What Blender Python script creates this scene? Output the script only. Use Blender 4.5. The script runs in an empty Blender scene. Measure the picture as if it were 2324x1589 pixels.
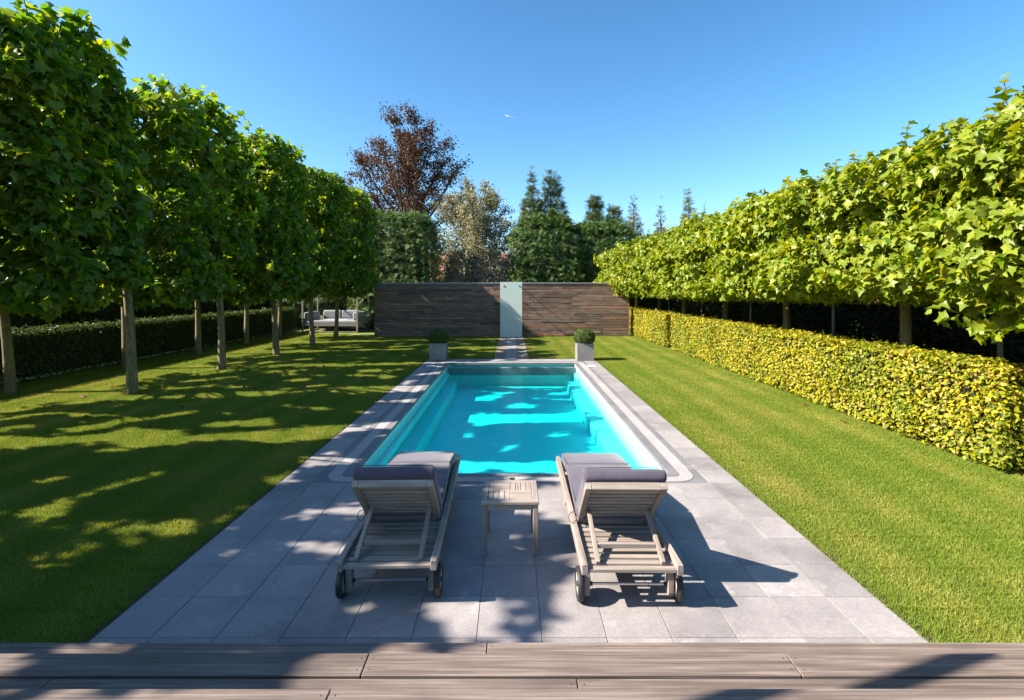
import bpy, bmesh, math, random
import numpy as np
from mathutils import Vector, Matrix
R = math.radians
random.seed(7)
rng = np.random.default_rng(11)
scene = bpy.context.scene

# ---------------------------------------------------------------- camera
EYE = 2.16
cam_d = bpy.data.cameras.new('camera'); cam = bpy.data.objects.new('camera', cam_d)
scene.collection.objects.link(cam); scene.camera = cam
cam.location = (0, 0, EYE); cam.rotation_euler = (R(90), 0, 0)
cam_d.sensor_width = 36; cam_d.lens = 36 * 1150 / 2324
cam_d.shift_y = -0.0587; cam_d.clip_start = 0.05; cam_d.clip_end = 30000

# ---------------------------------------------------------------- light
SUN = Vector((1.0, 0.19, -0.80)).normalized()
world = bpy.data.worlds.new('World'); scene.world = world; world.use_nodes = True
wn = world.node_tree.nodes; wl = world.node_tree.links
bg = wn['Background']
sky = wn.new('ShaderNodeTexSky'); sky.sky_type = 'NISHITA'; sky.sun_disc = False
sky.sun_elevation = math.asin(-SUN.z); sky.sun_rotation = math.atan2(-SUN.x, -SUN.y)
sky.altitude = 0; sky.air_density = 1.0; sky.dust_density = 0.8; sky.ozone_density = 3.6
gam = wn.new('ShaderNodeGamma'); gam.inputs[1].default_value = 1.2     # polarised, deeper sky
hsv = wn.new('ShaderNodeHueSaturation'); hsv.inputs['Hue'].default_value = 0.49; hsv.inputs['Saturation'].default_value = 1.12
wl.new(sky.outputs[0], gam.inputs[0]); wl.new(gam.outputs[0], hsv.inputs['Color']); wl.new(hsv.outputs[0], bg.inputs[0])
bg.inputs[1].default_value = 0.060
sun_d = bpy.data.lights.new('sun', 'SUN'); sun = bpy.data.objects.new('sun', sun_d)
scene.collection.objects.link(sun)
sun_d.energy = 5.0; sun_d.angle = R(0.53); sun_d.color = (1.0, 0.915, 0.80)
sun.rotation_euler = SUN.to_track_quat('-Z', 'Y').to_euler()
scene.view_settings.view_transform = 'Standard'; scene.view_settings.look = 'None'
scene.view_settings.gamma = 1; scene.view_settings.use_curve_mapping = False
scene.view_settings.exposure = 1.7
scene.render.engine = 'CYCLES'
scene.cycles.use_denoising = True
scene.cycles.max_bounces = 10; scene.cycles.diffuse_bounces = 6; scene.cycles.glossy_bounces = 3
scene.cycles.transmission_bounces = 5; scene.cycles.transparent_max_bounces = 12
scene.cycles.caustics_reflective = False; scene.cycles.caustics_refractive = False
scene.cycles.sample_clamp_indirect = 6

# ---------------------------------------------------------------- node helpers
def newmat(name):
    m = bpy.data.materials.new(name); m.use_nodes = True
    nt = m.node_tree; p = nt.nodes['Principled BSDF']
    return m, nt, p
def N(nt, t, **kw):
    n = nt.nodes.new(t)
    for k, v in kw.items():
        if k in n.inputs.keys() if isinstance(k, str) else False:
            n.inputs[k].default_value = v
        else:
            setattr(n, k, v)
    return n
def L(nt, a, b): nt.links.new(a, b)
def ramp(nt, fac, stops):
    r = nt.nodes.new('ShaderNodeValToRGB')
    e = r.color_ramp.elements
    while len(e) < len(stops): e.new(0.5)
    for el, (p, c) in zip(e, stops):
        el.position = p; el.color = (*c, 1)
    if fac is not None: nt.links.new(fac, r.inputs[0])
    return r.outputs[0]
def noise(nt, vec, scale, detail=4, rough=0.55):
    n = nt.nodes.new('ShaderNodeTexNoise')
    n.inputs['Scale'].default_value = scale; n.inputs['Detail'].default_value = detail
    n.inputs['Roughness'].default_value = rough
    if vec is not None: nt.links.new(vec, n.inputs['Vector'])
    return n.outputs['Fac']
def mixc(nt, fac, a, b, mode='MIX'):
    n = nt.nodes.new('ShaderNodeMix'); n.data_type = 'RGBA'; n.blend_type = mode
    for sock, val in ((n.inputs[0], fac), (n.inputs[6], a), (n.inputs[7], b)):
        if hasattr(val, 'is_output'): nt.links.new(val, sock)
        elif isinstance(val, (int, float)): sock.default_value = val
        else: sock.default_value = (*val, 1)
    return n.outputs[2]
def math_n(nt, op, a, b=0.0, c=None):
    n = nt.nodes.new('ShaderNodeMath'); n.operation = op
    for i, v in enumerate((a, b) if c is None else (a, b, c)):
        if hasattr(v, 'is_output'): nt.links.new(v, n.inputs[i])
        else: n.inputs[i].default_value = v
    return n.outputs[0]
def bump(nt, h, p, strength=0.3, dist=0.01):
    b = nt.nodes.new('ShaderNodeBump'); b.inputs['Strength'].default_value = strength
    b.inputs['Distance'].default_value = dist
    nt.links.new(h, b.inputs['Height']); nt.links.new(b.outputs[0], p.inputs['Normal'])
    return b
def objcoord(nt, scale=(1, 1, 1), rand=True, world_pos=False):
    if world_pos: src = nt.nodes.new('ShaderNodeNewGeometry').outputs['Position']
    else: src = nt.nodes.new('ShaderNodeTexCoord').outputs['Object']
    mp = nt.nodes.new('ShaderNodeMapping'); mp.inputs['Scale'].default_value = scale
    nt.links.new(src, mp.inputs['Vector'])
    if rand:
        oi = nt.nodes.new('ShaderNodeObjectInfo')
        s = math_n(nt, 'MULTIPLY', oi.outputs['Random'], 37.0)
        cx = nt.nodes.new('ShaderNodeCombineXYZ')
        for i in range(3): nt.links.new(s, cx.inputs[i])
        nt.links.new(cx.outputs[0], mp.inputs['Location'])
    return mp.outputs[0]
def objrand(nt): return nt.nodes.new('ShaderNodeObjectInfo').outputs['Random']

# ---------------------------------------------------------------- materials
def m_plain(name, col, rough=0.6, metal=0.0, var=0.12, scale=30, bmp=0.0):
    m, nt, p = newmat(name)
    v = objcoord(nt)
    f = noise(nt, v, scale, 5)
    c = ramp(nt, f, [(0.25, tuple(x * (1 - var * 1.6) for x in col)), (0.75, tuple(min(1, x * (1 + var)) for x in col))])
    L(nt, c, p.inputs['Base Color']); p.inputs['Roughness'].default_value = rough
    p.inputs['Metallic'].default_value = metal
    if bmp: bump(nt, noise(nt, v, scale * 4, 3), p, bmp, 0.004)
    return m
def m_wood(name, axis, dark, mid, light, rough=0.7, tone=0.35, fine=1.0, wear=None):
    m, nt, p = newmat(name)
    s = [26 * fine] * 3; s[axis] = 1.3
    v = objcoord(nt, tuple(s))
    g = noise(nt, v, 1.0, 6, 0.62)
    s2 = [90 * fine] * 3; s2[axis] = 3.0
    g2 = noise(nt, objcoord(nt, tuple(s2)), 1.0, 3, 0.6)
    gg = math_n(nt, 'ADD', math_n(nt, 'MULTIPLY', g, 0.7), math_n(nt, 'MULTIPLY', g2, 0.3))
    c = ramp(nt, gg, [(0.3, dark), (0.5, mid), (0.68, light)])
    r = objrand(nt)
    c = mixc(nt, 1.0, c, ramp(nt, r, [(0.0, (1 - tone,) * 3), (1.0, (1 + tone * 0.6,) * 3)]), 'MULTIPLY')
    st = noise(nt, objcoord(nt, (3, 3, 3)), 1.0, 4)
    c = mixc(nt, ramp(nt, st, [(0.45, (0, 0, 0)), (0.75, (0.45,) * 3)]), c, dark)
    if wear:
        c = mixc(nt, 1.0, c, ramp(nt, math_n(nt, 'FRACT', math_n(nt, 'MULTIPLY', r, 7.3)), [(0, (0.78, 0.82, 0.9)), (0.5, (1.0, 0.96, 0.93)), (0.85, (1.2, 0.98, 0.82)), (1, (1.45, 1.0, 0.72))]), 'MULTIPLY')
        w = noise(nt, objcoord(nt, (1.7, 5, 5)), 1.0, 4)
        c = mixc(nt, ramp(nt, w, [(0.52, (0, 0, 0)), (0.7, (0.7,) * 3)]), c, wear)
    L(nt, c, p.inputs['Base Color']); p.inputs['Roughness'].default_value = rough
    bump(nt, gg, p, 0.5, 0.004)
    return m
def m_stone(name, a, b, tone=0.12, stain=0.5, rough=0.6):
    m, nt, p = newmat(name)
    v = objcoord(nt)
    f = noise(nt, v, 2.6, 6, 0.6)
    c = ramp(nt, f, [(0.3, a), (0.7, b)])
    f2 = noise(nt, v, 55, 4, 0.7)
    c = mixc(nt, 0.35, c, ramp(nt, f2, [(0.35, tuple(x * 0.72 for x in a)), (0.65, tuple(x * 1.18 for x in b))]))
    wp = objcoord(nt, (1, 1, 1), rand=False, world_pos=True)
    st = noise(nt, wp, 1.15, 7, 0.66)
    c = mixc(nt, ramp(nt, st, [(0.47, (0, 0, 0)), (0.72, (stain,) * 3)]), c, tuple(x * 0.6 for x in a))
    sm = noise(nt, wp, 3.4, 8, 0.72)
    c = mixc(nt, ramp(nt, sm, [(0.57, (0, 0, 0)), (0.72, (0.42,) * 3)]), c, tuple(min(1, x * 1.7) for x in b))
    rnd = objrand(nt)
    c = mixc(nt, 1.0, c, ramp(nt, rnd, [(0, (1 - tone,) * 3), (1, (1 + tone,) * 3)]), 'MULTIPLY')
    L(nt, c, p.inputs['Base Color'])
    L(nt, ramp(nt, f, [(0.2, (rough - 0.12,) * 3), (0.8, (rough + 0.12,) * 3)]), p.inputs['Roughness'])
    bump(nt, f2, p, 0.25, 0.003)
    return m
def m_leaf(name, cols, trans=0.45, rough=0.45, obj=False, under=None, patch=None):
    """cols: ramp of leaf colours; each leaf takes one by its own random value"""
    m, nt, p = newmat(name)
    if obj: r = objrand(nt)
    else:
        a = nt.nodes.new('ShaderNodeAttribute'); a.attribute_name = 'rnd'; r = a.outputs['Fac']
    n = len(cols)
    c = ramp(nt, r, [(i / (n - 1), col) for i, col in enumerate(cols)])
    if patch:
        pos = objcoord(nt, (1, 1, 1), rand=False, world_pos=True)
        c = mixc(nt, ramp(nt, noise(nt, pos, patch[0], 3), [(0.45, (0, 0, 0)), (0.68, (patch[2],) * 3)]), c, patch[1])
    if under:
        geo = nt.nodes.new('ShaderNodeNewGeometry')
        c = mixc(nt, math_n(nt, 'MULTIPLY', geo.outputs['Backfacing'], 0.6), c, under)
    L(nt, c, p.inputs['Base Color']); p.inputs['Roughness'].default_value = rough
    p.inputs['Specular IOR Level'].default_value = 0.28
    t = nt.nodes.new('ShaderNodeBsdfTranslucent')
    tc = mixc(nt, 1.0, c, (1.5, 1.25, 0.35), 'MULTIPLY'); L(nt, tc, t.inputs[0])
    mx = nt.nodes.new('ShaderNodeMixShader'); mx.inputs[0].default_value = trans
    L(nt, p.outputs[0], mx.inputs[1]); L(nt, t.outputs[0], mx.inputs[2])
    L(nt, mx.outputs[0], nt.nodes['Material Output'].inputs[0])
    return m

M = {}
M['tile'] = m_stone('grey bluestone', (0.205, 0.188, 0.188), (0.295, 0.270, 0.263), 0.13, 0.7)
M['coping'] = m_stone('dark bluestone', (0.135, 0.132, 0.138), (0.19, 0.182, 0.185), 0.1, 0.4)
M['inlay'] = m_stone('pale stone', (0.265, 0.252, 0.248), (0.345, 0.325, 0.315), 0.06, 0.25)
M['grout'] = m_plain('grout', (0.25, 0.235, 0.228), 0.9)
M['soil'] = m_plain('soil', (0.075, 0.055, 0.038), 0.95, var=0.5, scale=18, bmp=0.8)
M['gravel'] = m_plain('gravel', (0.23, 0.19, 0.13), 0.95, var=0.6, scale=60, bmp=1.0)
tk = dict(dark=(0.125, 0.095, 0.075), mid=(0.265, 0.218, 0.185), light=(0.375, 0.318, 0.275))
for i, ax in enumerate('xyz'):
    M['teak_' + ax] = m_wood('weathered teak ' + ax, i, tone=0.16, **tk)
M['deck'] = m_wood('deck hardwood', 0, (0.060, 0.043, 0.035), (0.15, 0.113, 0.095), (0.275, 0.222, 0.19), 0.6, 0.16, 2.0)
M['wallwood'] = m_wood('aged cladding', 0, (0.095, 0.058, 0.041), (0.205, 0.133, 0.098), (0.31, 0.215, 0.168), 0.7, 0.36, 1.0, wear=(0.27, 0.21, 0.175))
M['cap'] = m_plain('zinc cap', (0.42, 0.41, 0.43), 0.4, 0.6, 0.1)
M['glass'] = None
M['concrete'] = m_stone('planter concrete', (0.175, 0.17, 0.165), (0.25, 0.238, 0.228), 0.05, 0.6)
M['white'] = m_plain('white plastic', (0.75, 0.75, 0.75), 0.35, var=0.03)
M['dark'] = m_plain('dark rubber', (0.018, 0.018, 0.02), 0.55, var=0.2)
M['hub'] = m_plain('pale hub', (0.50, 0.44, 0.38), 0.5, var=0.1)
M['steel'] = m_plain('steel', (0.5, 0.5, 0.52), 0.3, 0.9, 0.05)
M['post'] = m_plain('dark painted steel', (0.085, 0.095, 0.125), 0.35, 0.3, 0.1)
M['brick'] = m_plain('pinkish brick', (0.42, 0.25, 0.21), 0.85, var=0.2, scale=40)
M['roof'] = m_plain('roof tile', (0.22, 0.10, 0.07), 0.8, var=0.25, scale=30)
M['pane'] = m_plain('window pane', (0.04, 0.05, 0.06), 0.08, var=0.05)
M['contrail'] = m_plain('ice cloud', (0.9, 0.9, 0.92), 1.0, var=0.02)
# frosted glass
m, nt, p = newmat('frosted green glass')
p.inputs['Base Color'].default_value = (0.66, 0.76, 0.72, 1); p.inputs['Roughness'].default_value = 0.22
t = nt.nodes.new('ShaderNodeBsdfTranslucent'); t.inputs[0].default_value = (0.66, 0.78, 0.73, 1)
mx = nt.nodes.new('ShaderNodeMixShader'); mx.inputs[0].default_value = 0.25
L(nt, p.outputs[0], mx.inputs[1]); L(nt, t.outputs[0], mx.inputs[2]); L(nt, mx.outputs[0], nt.nodes['Material Output'].inputs[0])
M['glass'] = m
# cushion cloth
def m_cloth(name, col):
    m, nt, p = newmat(name)
    v = objcoord(nt)
    w = noise(nt, objcoord(nt, (420, 420, 420)), 1.0, 2)
    b = noise(nt, v, 5, 4)
    c = ramp(nt, b, [(0.3, tuple(x * 0.86 for x in col)), (0.7, tuple(x * 1.1 for x in col))])
    L(nt, c, p.inputs['Base Color']); p.inputs['Roughness'].default_value = 0.9
    p.inputs['Sheen Weight'].default_value = 0.3
    hh = math_n(nt, 'ADD', math_n(nt, 'MULTIPLY', w, 0.06), b)
    bump(nt, hh, p, 0.35, 0.02)
    return m
M['cushion'] = m_cloth('slate grey outdoor cloth', (0.054, 0.043, 0.066))
M['piping'] = m_cloth('dark piping cloth', (0.03, 0.028, 0.038))
M['pale_cloth'] = m_cloth('pale grey cloth', (0.20, 0.205, 0.215))
# pool liner
m, nt, p = newmat('pool liner')
f = noise(nt, objcoord(nt, rand=False), 1.5, 4)
L(nt, ramp(nt, f, [(0.3, (0.78, 0.86, 0.85)), (0.7, (0.82, 0.88, 0.88))]), p.inputs['Base Color']); p.inputs['Roughness'].default_value = 0.5
M['liner'] = m
# water
m, nt, p = newmat('pool water')
nt.nodes.remove(p)
fr = nt.nodes.new('ShaderNodeFresnel'); fr.inputs[0].default_value = 1.33
tr = nt.nodes.new('ShaderNodeBsdfTransparent'); gl = nt.nodes.new('ShaderNodeBsdfGlossy'); gl.inputs['Roughness'].default_value = 0.015
pos = objcoord(nt, (1, 1, 1), rand=False, world_pos=True)
h1 = noise(nt, objcoord(nt, (3.2, 5.5, 1), rand=False, world_pos=True), 1.0, 3, 0.6)
h2 = noise(nt, objcoord(nt, (16, 24, 1), rand=False, world_pos=True), 1.0, 2, 0.5)
hh = math_n(nt, 'ADD', h1, math_n(nt, 'MULTIPLY', h2, 0.16))
b = nt.nodes.new('ShaderNodeBump'); b.inputs['Strength'].default_value = 0.8; b.inputs['Distance'].default_value = 0.02
L(nt, hh, b.inputs['Height']); L(nt, b.outputs[0], gl.inputs['Normal']); L(nt, b.outputs[0], fr.inputs['Normal'])
mx = nt.nodes.new('ShaderNodeMixShader')
L(nt, math_n(nt, 'MULTIPLY', fr.outputs[0], 0.42), mx.inputs[0]); L(nt, tr.outputs[0], mx.inputs[1]); L(nt, gl.outputs[0], mx.inputs[2])
out = nt.nodes['Material Output']; L(nt, mx.outputs[0], out.inputs['Surface'])
va = nt.nodes.new('ShaderNodeVolumeAbsorption'); va.inputs['Color'].default_value = (0.0, 0.975, 0.978, 1); va.inputs['Density'].default_value = 1.35
L(nt, va.outputs[0], out.inputs['Volume'])
M['water'] = m
m, nt, p = newmat('pool water side'); nt.nodes.remove(p)
tr = nt.nodes.new('ShaderNodeBsdfTransparent'); L(nt, tr.outputs[0], nt.nodes['Material Output'].inputs[0])
va = nt.nodes.new('ShaderNodeVolumeAbsorption'); va.inputs['Color'].default_value = (0.0, 0.975, 0.978, 1); va.inputs['Density'].default_value = 1.35
L(nt, va.outputs[0], nt.nodes['Material Output'].inputs['Volume'])
M['water_side'] = m
# bark
m, nt, p = newmat('plane bark')
v = objcoord(nt, (1, 1, 0.45))
vo = nt.nodes.new('ShaderNodeTexVoronoi'); vo.inputs['Scale'].default_value = 11
d = nt.nodes.new('ShaderNodeVectorMath'); d.operation = 'ADD'
nz = nt.nodes.new('ShaderNodeTexNoise'); nz.inputs['Scale'].default_value = 8; L(nt, v, nz.inputs['Vector'])
L(nt, v, d.inputs[0]); L(nt, nz.outputs['Color'], d.inputs[1]); L(nt, d.outputs[0], vo.inputs['Vector'])
sep = nt.nodes.new('ShaderNodeSeparateColor'); L(nt, vo.outputs['Color'], sep.inputs[0])
c = ramp(nt, sep.outputs[0], [(0.0, (0.105, 0.085, 0.032)), (0.5, (0.155, 0.122, 0.048)), (0.8, (0.225, 0.175, 0.085)), (1.0, (0.32, 0.24, 0.14))])
c = mixc(nt, 0.35, c, ramp(nt, noise(nt, v, 30, 5), [(0.3, (0.05, 0.043, 0.02)), (0.7, (0.22, 0.18, 0.09))]))
L(nt, c, p.inputs['Base Color']); p.inputs['Roughness'].default_value = 0.8
bump(nt, noise(nt, v, 22, 5), p, 0.6, 0.01)
M['bark'] = m
M['twig'] = m_plain('twig bark', (0.085, 0.062, 0.045), 0.9, var=0.3)
M['greytwig'] = m_plain('grey twig bark', (0.16, 0.14, 0.12), 0.9, var=0.3)
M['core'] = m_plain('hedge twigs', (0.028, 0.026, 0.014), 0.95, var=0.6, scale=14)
# leaves
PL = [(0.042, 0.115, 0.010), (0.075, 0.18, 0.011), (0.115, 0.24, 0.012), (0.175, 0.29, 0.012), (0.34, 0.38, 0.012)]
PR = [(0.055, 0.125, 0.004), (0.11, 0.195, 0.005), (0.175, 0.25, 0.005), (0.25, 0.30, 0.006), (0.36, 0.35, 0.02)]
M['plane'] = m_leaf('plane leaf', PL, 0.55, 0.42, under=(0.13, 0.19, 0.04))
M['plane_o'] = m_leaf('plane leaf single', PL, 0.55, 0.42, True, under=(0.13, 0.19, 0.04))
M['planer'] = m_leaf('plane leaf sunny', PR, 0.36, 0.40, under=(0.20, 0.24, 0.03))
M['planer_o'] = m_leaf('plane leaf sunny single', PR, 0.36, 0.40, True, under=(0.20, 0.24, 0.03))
M['hornbeam'] = m_leaf('hornbeam leaf', [(0.08, 0.11, 0.006), (0.19, 0.215, 0.007), (0.32, 0.31, 0.008), (0.44, 0.38, 0.008), (0.38, 0.26, 0.09)], 0.32, 0.5, patch=(0.9, (0.10, 0.17, 0.010), 0.55))
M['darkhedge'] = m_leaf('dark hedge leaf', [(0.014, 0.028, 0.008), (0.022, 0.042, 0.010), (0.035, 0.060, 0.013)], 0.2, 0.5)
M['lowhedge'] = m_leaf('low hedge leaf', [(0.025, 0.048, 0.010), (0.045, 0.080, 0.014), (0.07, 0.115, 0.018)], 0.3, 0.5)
M['box'] = m_leaf('boxwood leaf', [(0.035, 0.062, 0.012), (0.07, 0.115, 0.018), (0.12, 0.17, 0.025)], 0.25, 0.45)
M['conifer'] = m_leaf('conifer spray', [(0.036, 0.075, 0.018), (0.065, 0.125, 0.025), (0.12, 0.185, 0.036)], 0.15, 0.6)
M['conifer2'] = m_leaf('conifer spray olive', [(0.058, 0.085, 0.02), (0.10, 0.135, 0.028), (0.165, 0.19, 0.042)], 0.15, 0.6)
M['copper'] = m_leaf('copper beech leaf', [(0.040, 0.020, 0.026), (0.070, 0.032, 0.038), (0.095, 0.046, 0.042), (0.095, 0.072, 0.034)], 0.3, 0.45)
M['grey'] = m_leaf('grey green leaf', [(0.14, 0.155, 0.105), (0.21, 0.22, 0.15), (0.28, 0.275, 0.19), (0.29, 0.235, 0.16)], 0.25, 0.55)
M['rust'] = m_leaf('rusty needle', [(0.075, 0.08, 0.035), (0.11, 0.105, 0.045), (0.15, 0.12, 0.06)], 0.2, 0.6)
M['deadleaf'] = m_leaf('dead leaf', [(0.15, 0.055, 0.028), (0.21, 0.10, 0.05), (0.28, 0.16, 0.09)], 0.2, 0.7, True)
# grass
m, nt, p = newmat('grass blade')
a = nt.nodes.new('ShaderNodeAttribute'); a.attribute_name = 'rnd'
c = ramp(nt, a.outputs['Fac'], [(0, (0.10, 0.165, 0.012)), (0.5, (0.18, 0.245, 0.018)), (0.85, (0.265, 0.305, 0.03)), (1.0, (0.42, 0.37, 0.12))])
pos = objcoord(nt, (1, 1, 1), rand=False, world_pos=True)
pat = noise(nt, pos, 0.55, 5, 0.6)
c = mixc(nt, ramp(nt, pat, [(0.42, (0, 0, 0)), (0.7, (0.65,) * 3)]), c, (0.42, 0.36, 0.09))
wv = nt.nodes.new('ShaderNodeTexWave'); wv.bands_direction = 'X'; wv.inputs['Scale'].default_value = 0.42; wv.inputs['Distortion'].default_value = 0.35
L(nt, pos, wv.inputs['Vector'])
c = mixc(nt, math_n(nt, 'MULTIPLY', wv.outputs['Fac'], 0.6), c, (0.12, 0.20, 0.012))
L(nt, c, p.inputs['Base Color']); p.inputs['Roughness'].default_value = 0.55; p.inputs['Specular IOR Level'].default_value = 0.25
t = nt.nodes.new('ShaderNodeBsdfTranslucent'); L(nt, mixc(nt, 1.0, c, (1.3, 1.2, 0.5), 'MULTIPLY'), t.inputs[0])
mx = nt.nodes.new('ShaderNodeMixShader'); mx.inputs[0].default_value = 0.35
L(nt, p.outputs[0], mx.inputs[1]); L(nt, t.outputs[0], mx.inputs[2]); L(nt, mx.outputs[0], nt.nodes['Material Output'].inputs[0])
M['blade'] = m
m, nt, p = newmat('lawn ground')
pos = objcoord(nt, (1, 1, 1), rand=False, world_pos=True)
c = ramp(nt, noise(nt, pos, 38, 5, 0.7), [(0.3, (0.08, 0.115, 0.012)), (0.55, (0.15, 0.19, 0.018)), (0.75, (0.24, 0.24, 0.05))])
c = mixc(nt, ramp(nt, noise(nt, pos, 0.55, 5), [(0.5, (0, 0, 0)), (0.75, (0.5,) * 3)]), c, (0.16, 0.15, 0.05))
sx = nt.nodes.new('ShaderNodeSeparateXYZ'); L(nt, pos, sx.inputs[0])
ed = math_n(nt, 'ABSOLUTE', math_n(nt, 'ADD', sx.outputs[0], 0.02)); ed = math_n(nt, 'SUBTRACT', ed, 2.58)
ed = math_n(nt, 'ADD', ed, math_n(nt, 'MULTIPLY', math_n(nt, 'SUBTRACT', noise(nt, pos, 9, 4), 0.5), 0.12))
c = mixc(nt, ramp(nt, ed, [(0.05, (1, 1, 1)), (0.11, (0, 0, 0))]), c, (0.085, 0.06, 0.04))
L(nt, c, p.inputs['Base Color']); p.inputs['Roughness'].default_value = 0.95
bump(nt, noise(nt, pos, 120, 4, 0.7), p, 0.8, 0.02)
M['lawn'] = m

# ---------------------------------------------------------------- object helpers
C = scene.collection
def tag(o, label=None, cat=None, group=None, kind=None):
    if label: o['label'] = label
    if cat: o['category'] = cat
    if group: o['group'] = group
    if kind: o['kind'] = kind
    return o
def empty(name, loc=(0, 0, 0), rz=0.0):
    o = bpy.data.objects.new(name, None); o.empty_display_size = 0.2
    C.objects.link(o); o.location = loc; o.rotation_euler = (0, 0, rz)
    return o
def link(name, me, mat=None, parent=None, loc=(0, 0, 0), rot=(0, 0, 0), scale=(1, 1, 1)):
    o = bpy.data.objects.new(name, me); C.objects.link(o)
    if mat is not None and len(me.materials) == 0: me.materials.append(mat)
    o.location = loc; o.rotation_euler = rot; o.scale = scale
    if parent: o.parent = parent
    return o
def copy_tree(o, parent=None):
    c = o.copy(); C.objects.link(c); c.parent = parent
    for ch in o.children: copy_tree(ch, c)
    return c
class MB:
    def __init__(s): s.bm = bmesh.new()
    def box(s, lo, hi, bev=0.0, mat4=None, mi=0):
        r = bmesh.ops.create_cube(s.bm, size=1.0)
        vs = r['verts']
        c = [(a + b) / 2 for a, b in zip(lo, hi)]; d = [b - a for a, b in zip(lo, hi)]
        for v in vs: v.co = Vector((v.co.x * d[0] + c[0], v.co.y * d[1] + c[1], v.co.z * d[2] + c[2]))
        fs = set(f for v in vs for f in v.link_faces)
        if bev:
            es = list(set(e for v in vs for e in v.link_edges))
            rb = bmesh.ops.bevel(s.bm, geom=es, offset=bev, segments=1, affect='EDGES', profile=0.5)
            vs = list(set(v for f in rb['faces'] for v in f.verts)); fs = set(f for v in vs for f in v.link_faces)
        if mat4 is not None:
            for v in set(v for f in fs for v in f.verts): v.co = mat4 @ v.co
        for f in fs: f.material_index = mi
        return s
    def tube(s, pts, rads, seg=8, caps=True):
        pts = [Vector(p) for p in pts]; rings = []
        for i, p in enumerate(pts):
            d = (pts[min(i + 1, len(pts) - 1)] - pts[max(i - 1, 0)]).normalized()
            a = d.orthogonal().normalized() if i == 0 else (a - d * a.dot(d)).normalized()
            b = d.cross(a)
            r = rads[i] if hasattr(rads, '__len__') else rads
            rings.append([s.bm.verts.new(p + (a * math.cos(t) + b * math.sin(t)) * r) for t in [2 * math.pi * k / seg for k in range(seg)]])
        for r0, r1 in zip(rings, rings[1:]):
            for k in range(seg):
                s.bm.faces.new((r0[k], r0[(k + 1) % seg], r1[(k + 1) % seg], r1[k])).smooth = True
        if caps:
            s.bm.faces.new(rings[0][::-1]); s.bm.faces.new(rings[-1])
        return s
    def lathe(s, prof, axis='z', seg=24, c=(0, 0, 0)):
        """closed profile of (radius, height) spun about an axis"""
        rings = []
        for r, h in prof:
            ring = []
            for k in range(seg):
                t = 2 * math.pi * k / seg; u, w = r * math.cos(t), r * math.sin(t)
                co = {'z': (u, w, h), 'x': (h, u, w), 'y': (w, h, u)}[axis]
                ring.append(s.bm.verts.new(Vector(co) + Vector(c)))
            rings.append(ring)
        n = len(rings)
        for i in range(n):
            r0, r1 = rings[i], rings[(i + 1) % n]
            for k in range(seg):
                s.bm.faces.new((r0[k], r0[(k + 1) % seg], r1[(k + 1) % seg], r1[k])).smooth = True
        return s
    def prism(s, poly, z0, z1):
        lo = [s.bm.verts.new((x, y, z0)) for x, y in poly]; hi = [s.bm.verts.new((x, y, z1)) for x, y in poly]
        n = len(poly)
        s.bm.faces.new(hi); s.bm.faces.new(lo[::-1])
        for i in range(n): s.bm.faces.new((lo[i], lo[(i + 1) % n], hi[(i + 1) % n], hi[i]))
        return s
    def mesh(s, name):
        bmesh.ops.recalc_face_normals(s.bm, faces=s.bm.faces[:])
        me = bpy.data.meshes.new(name); s.bm.to_mesh(me); s.bm.free(); return me
    def build(s, name, mat, parent=None, **kw):
        return link(name, s.mesh(name), mat, parent, **kw)
def bx(name, lo, hi, mat, parent=None, bev=0.003, mat4=None):
    return MB().box(lo, hi, bev, mat4).build(name, mat, parent)
def beam(name, p0, p1, w, h, mat, parent=None, bev=0.003):
    """a squared bar from p0 to p1 lying in the yz plane; w across x, h across the bar"""
    p0, p1 = Vector(p0), Vector(p1); d = p1 - p0; ln = d.length
    q = d.to_track_quat('Y', 'Z').to_matrix().to_4x4()
    mb = MB().box((-w / 2, 0, -h / 2), (w / 2, ln, h / 2), bev)
    o = mb.build(name, mat, parent); o.location = p0; o.rotation_euler = q.to_euler()
    return o

# ---------------------------------------------------------------- ground, lawn
PX0, PX1, PY0, PY1 = -2.60, 2.56, 2.55, 15.82        # paved rectangle
def ring_sheet(name, x0, x1, y0, y1, X, z, mat):
    xs = [-X, x0, x1, X]; ys = [-X, y0, y1, X]
    vs = [(x, y, z) for y in ys for x in xs]
    fs = [(j * 4 + i, j * 4 + i + 1, j * 4 + i + 5, j * 4 + i + 4) for j in range(3) for i in range(3) if (i, j) != (1, 1)]
    me = bpy.data.meshes.new(name); me.from_pydata(vs, [], fs)
    return link(name, me, mat)
tag(ring_sheet('lawn', PX0, PX1, PY0, PY1, 2500, -0.012, M['lawn']), kind='structure')

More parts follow.
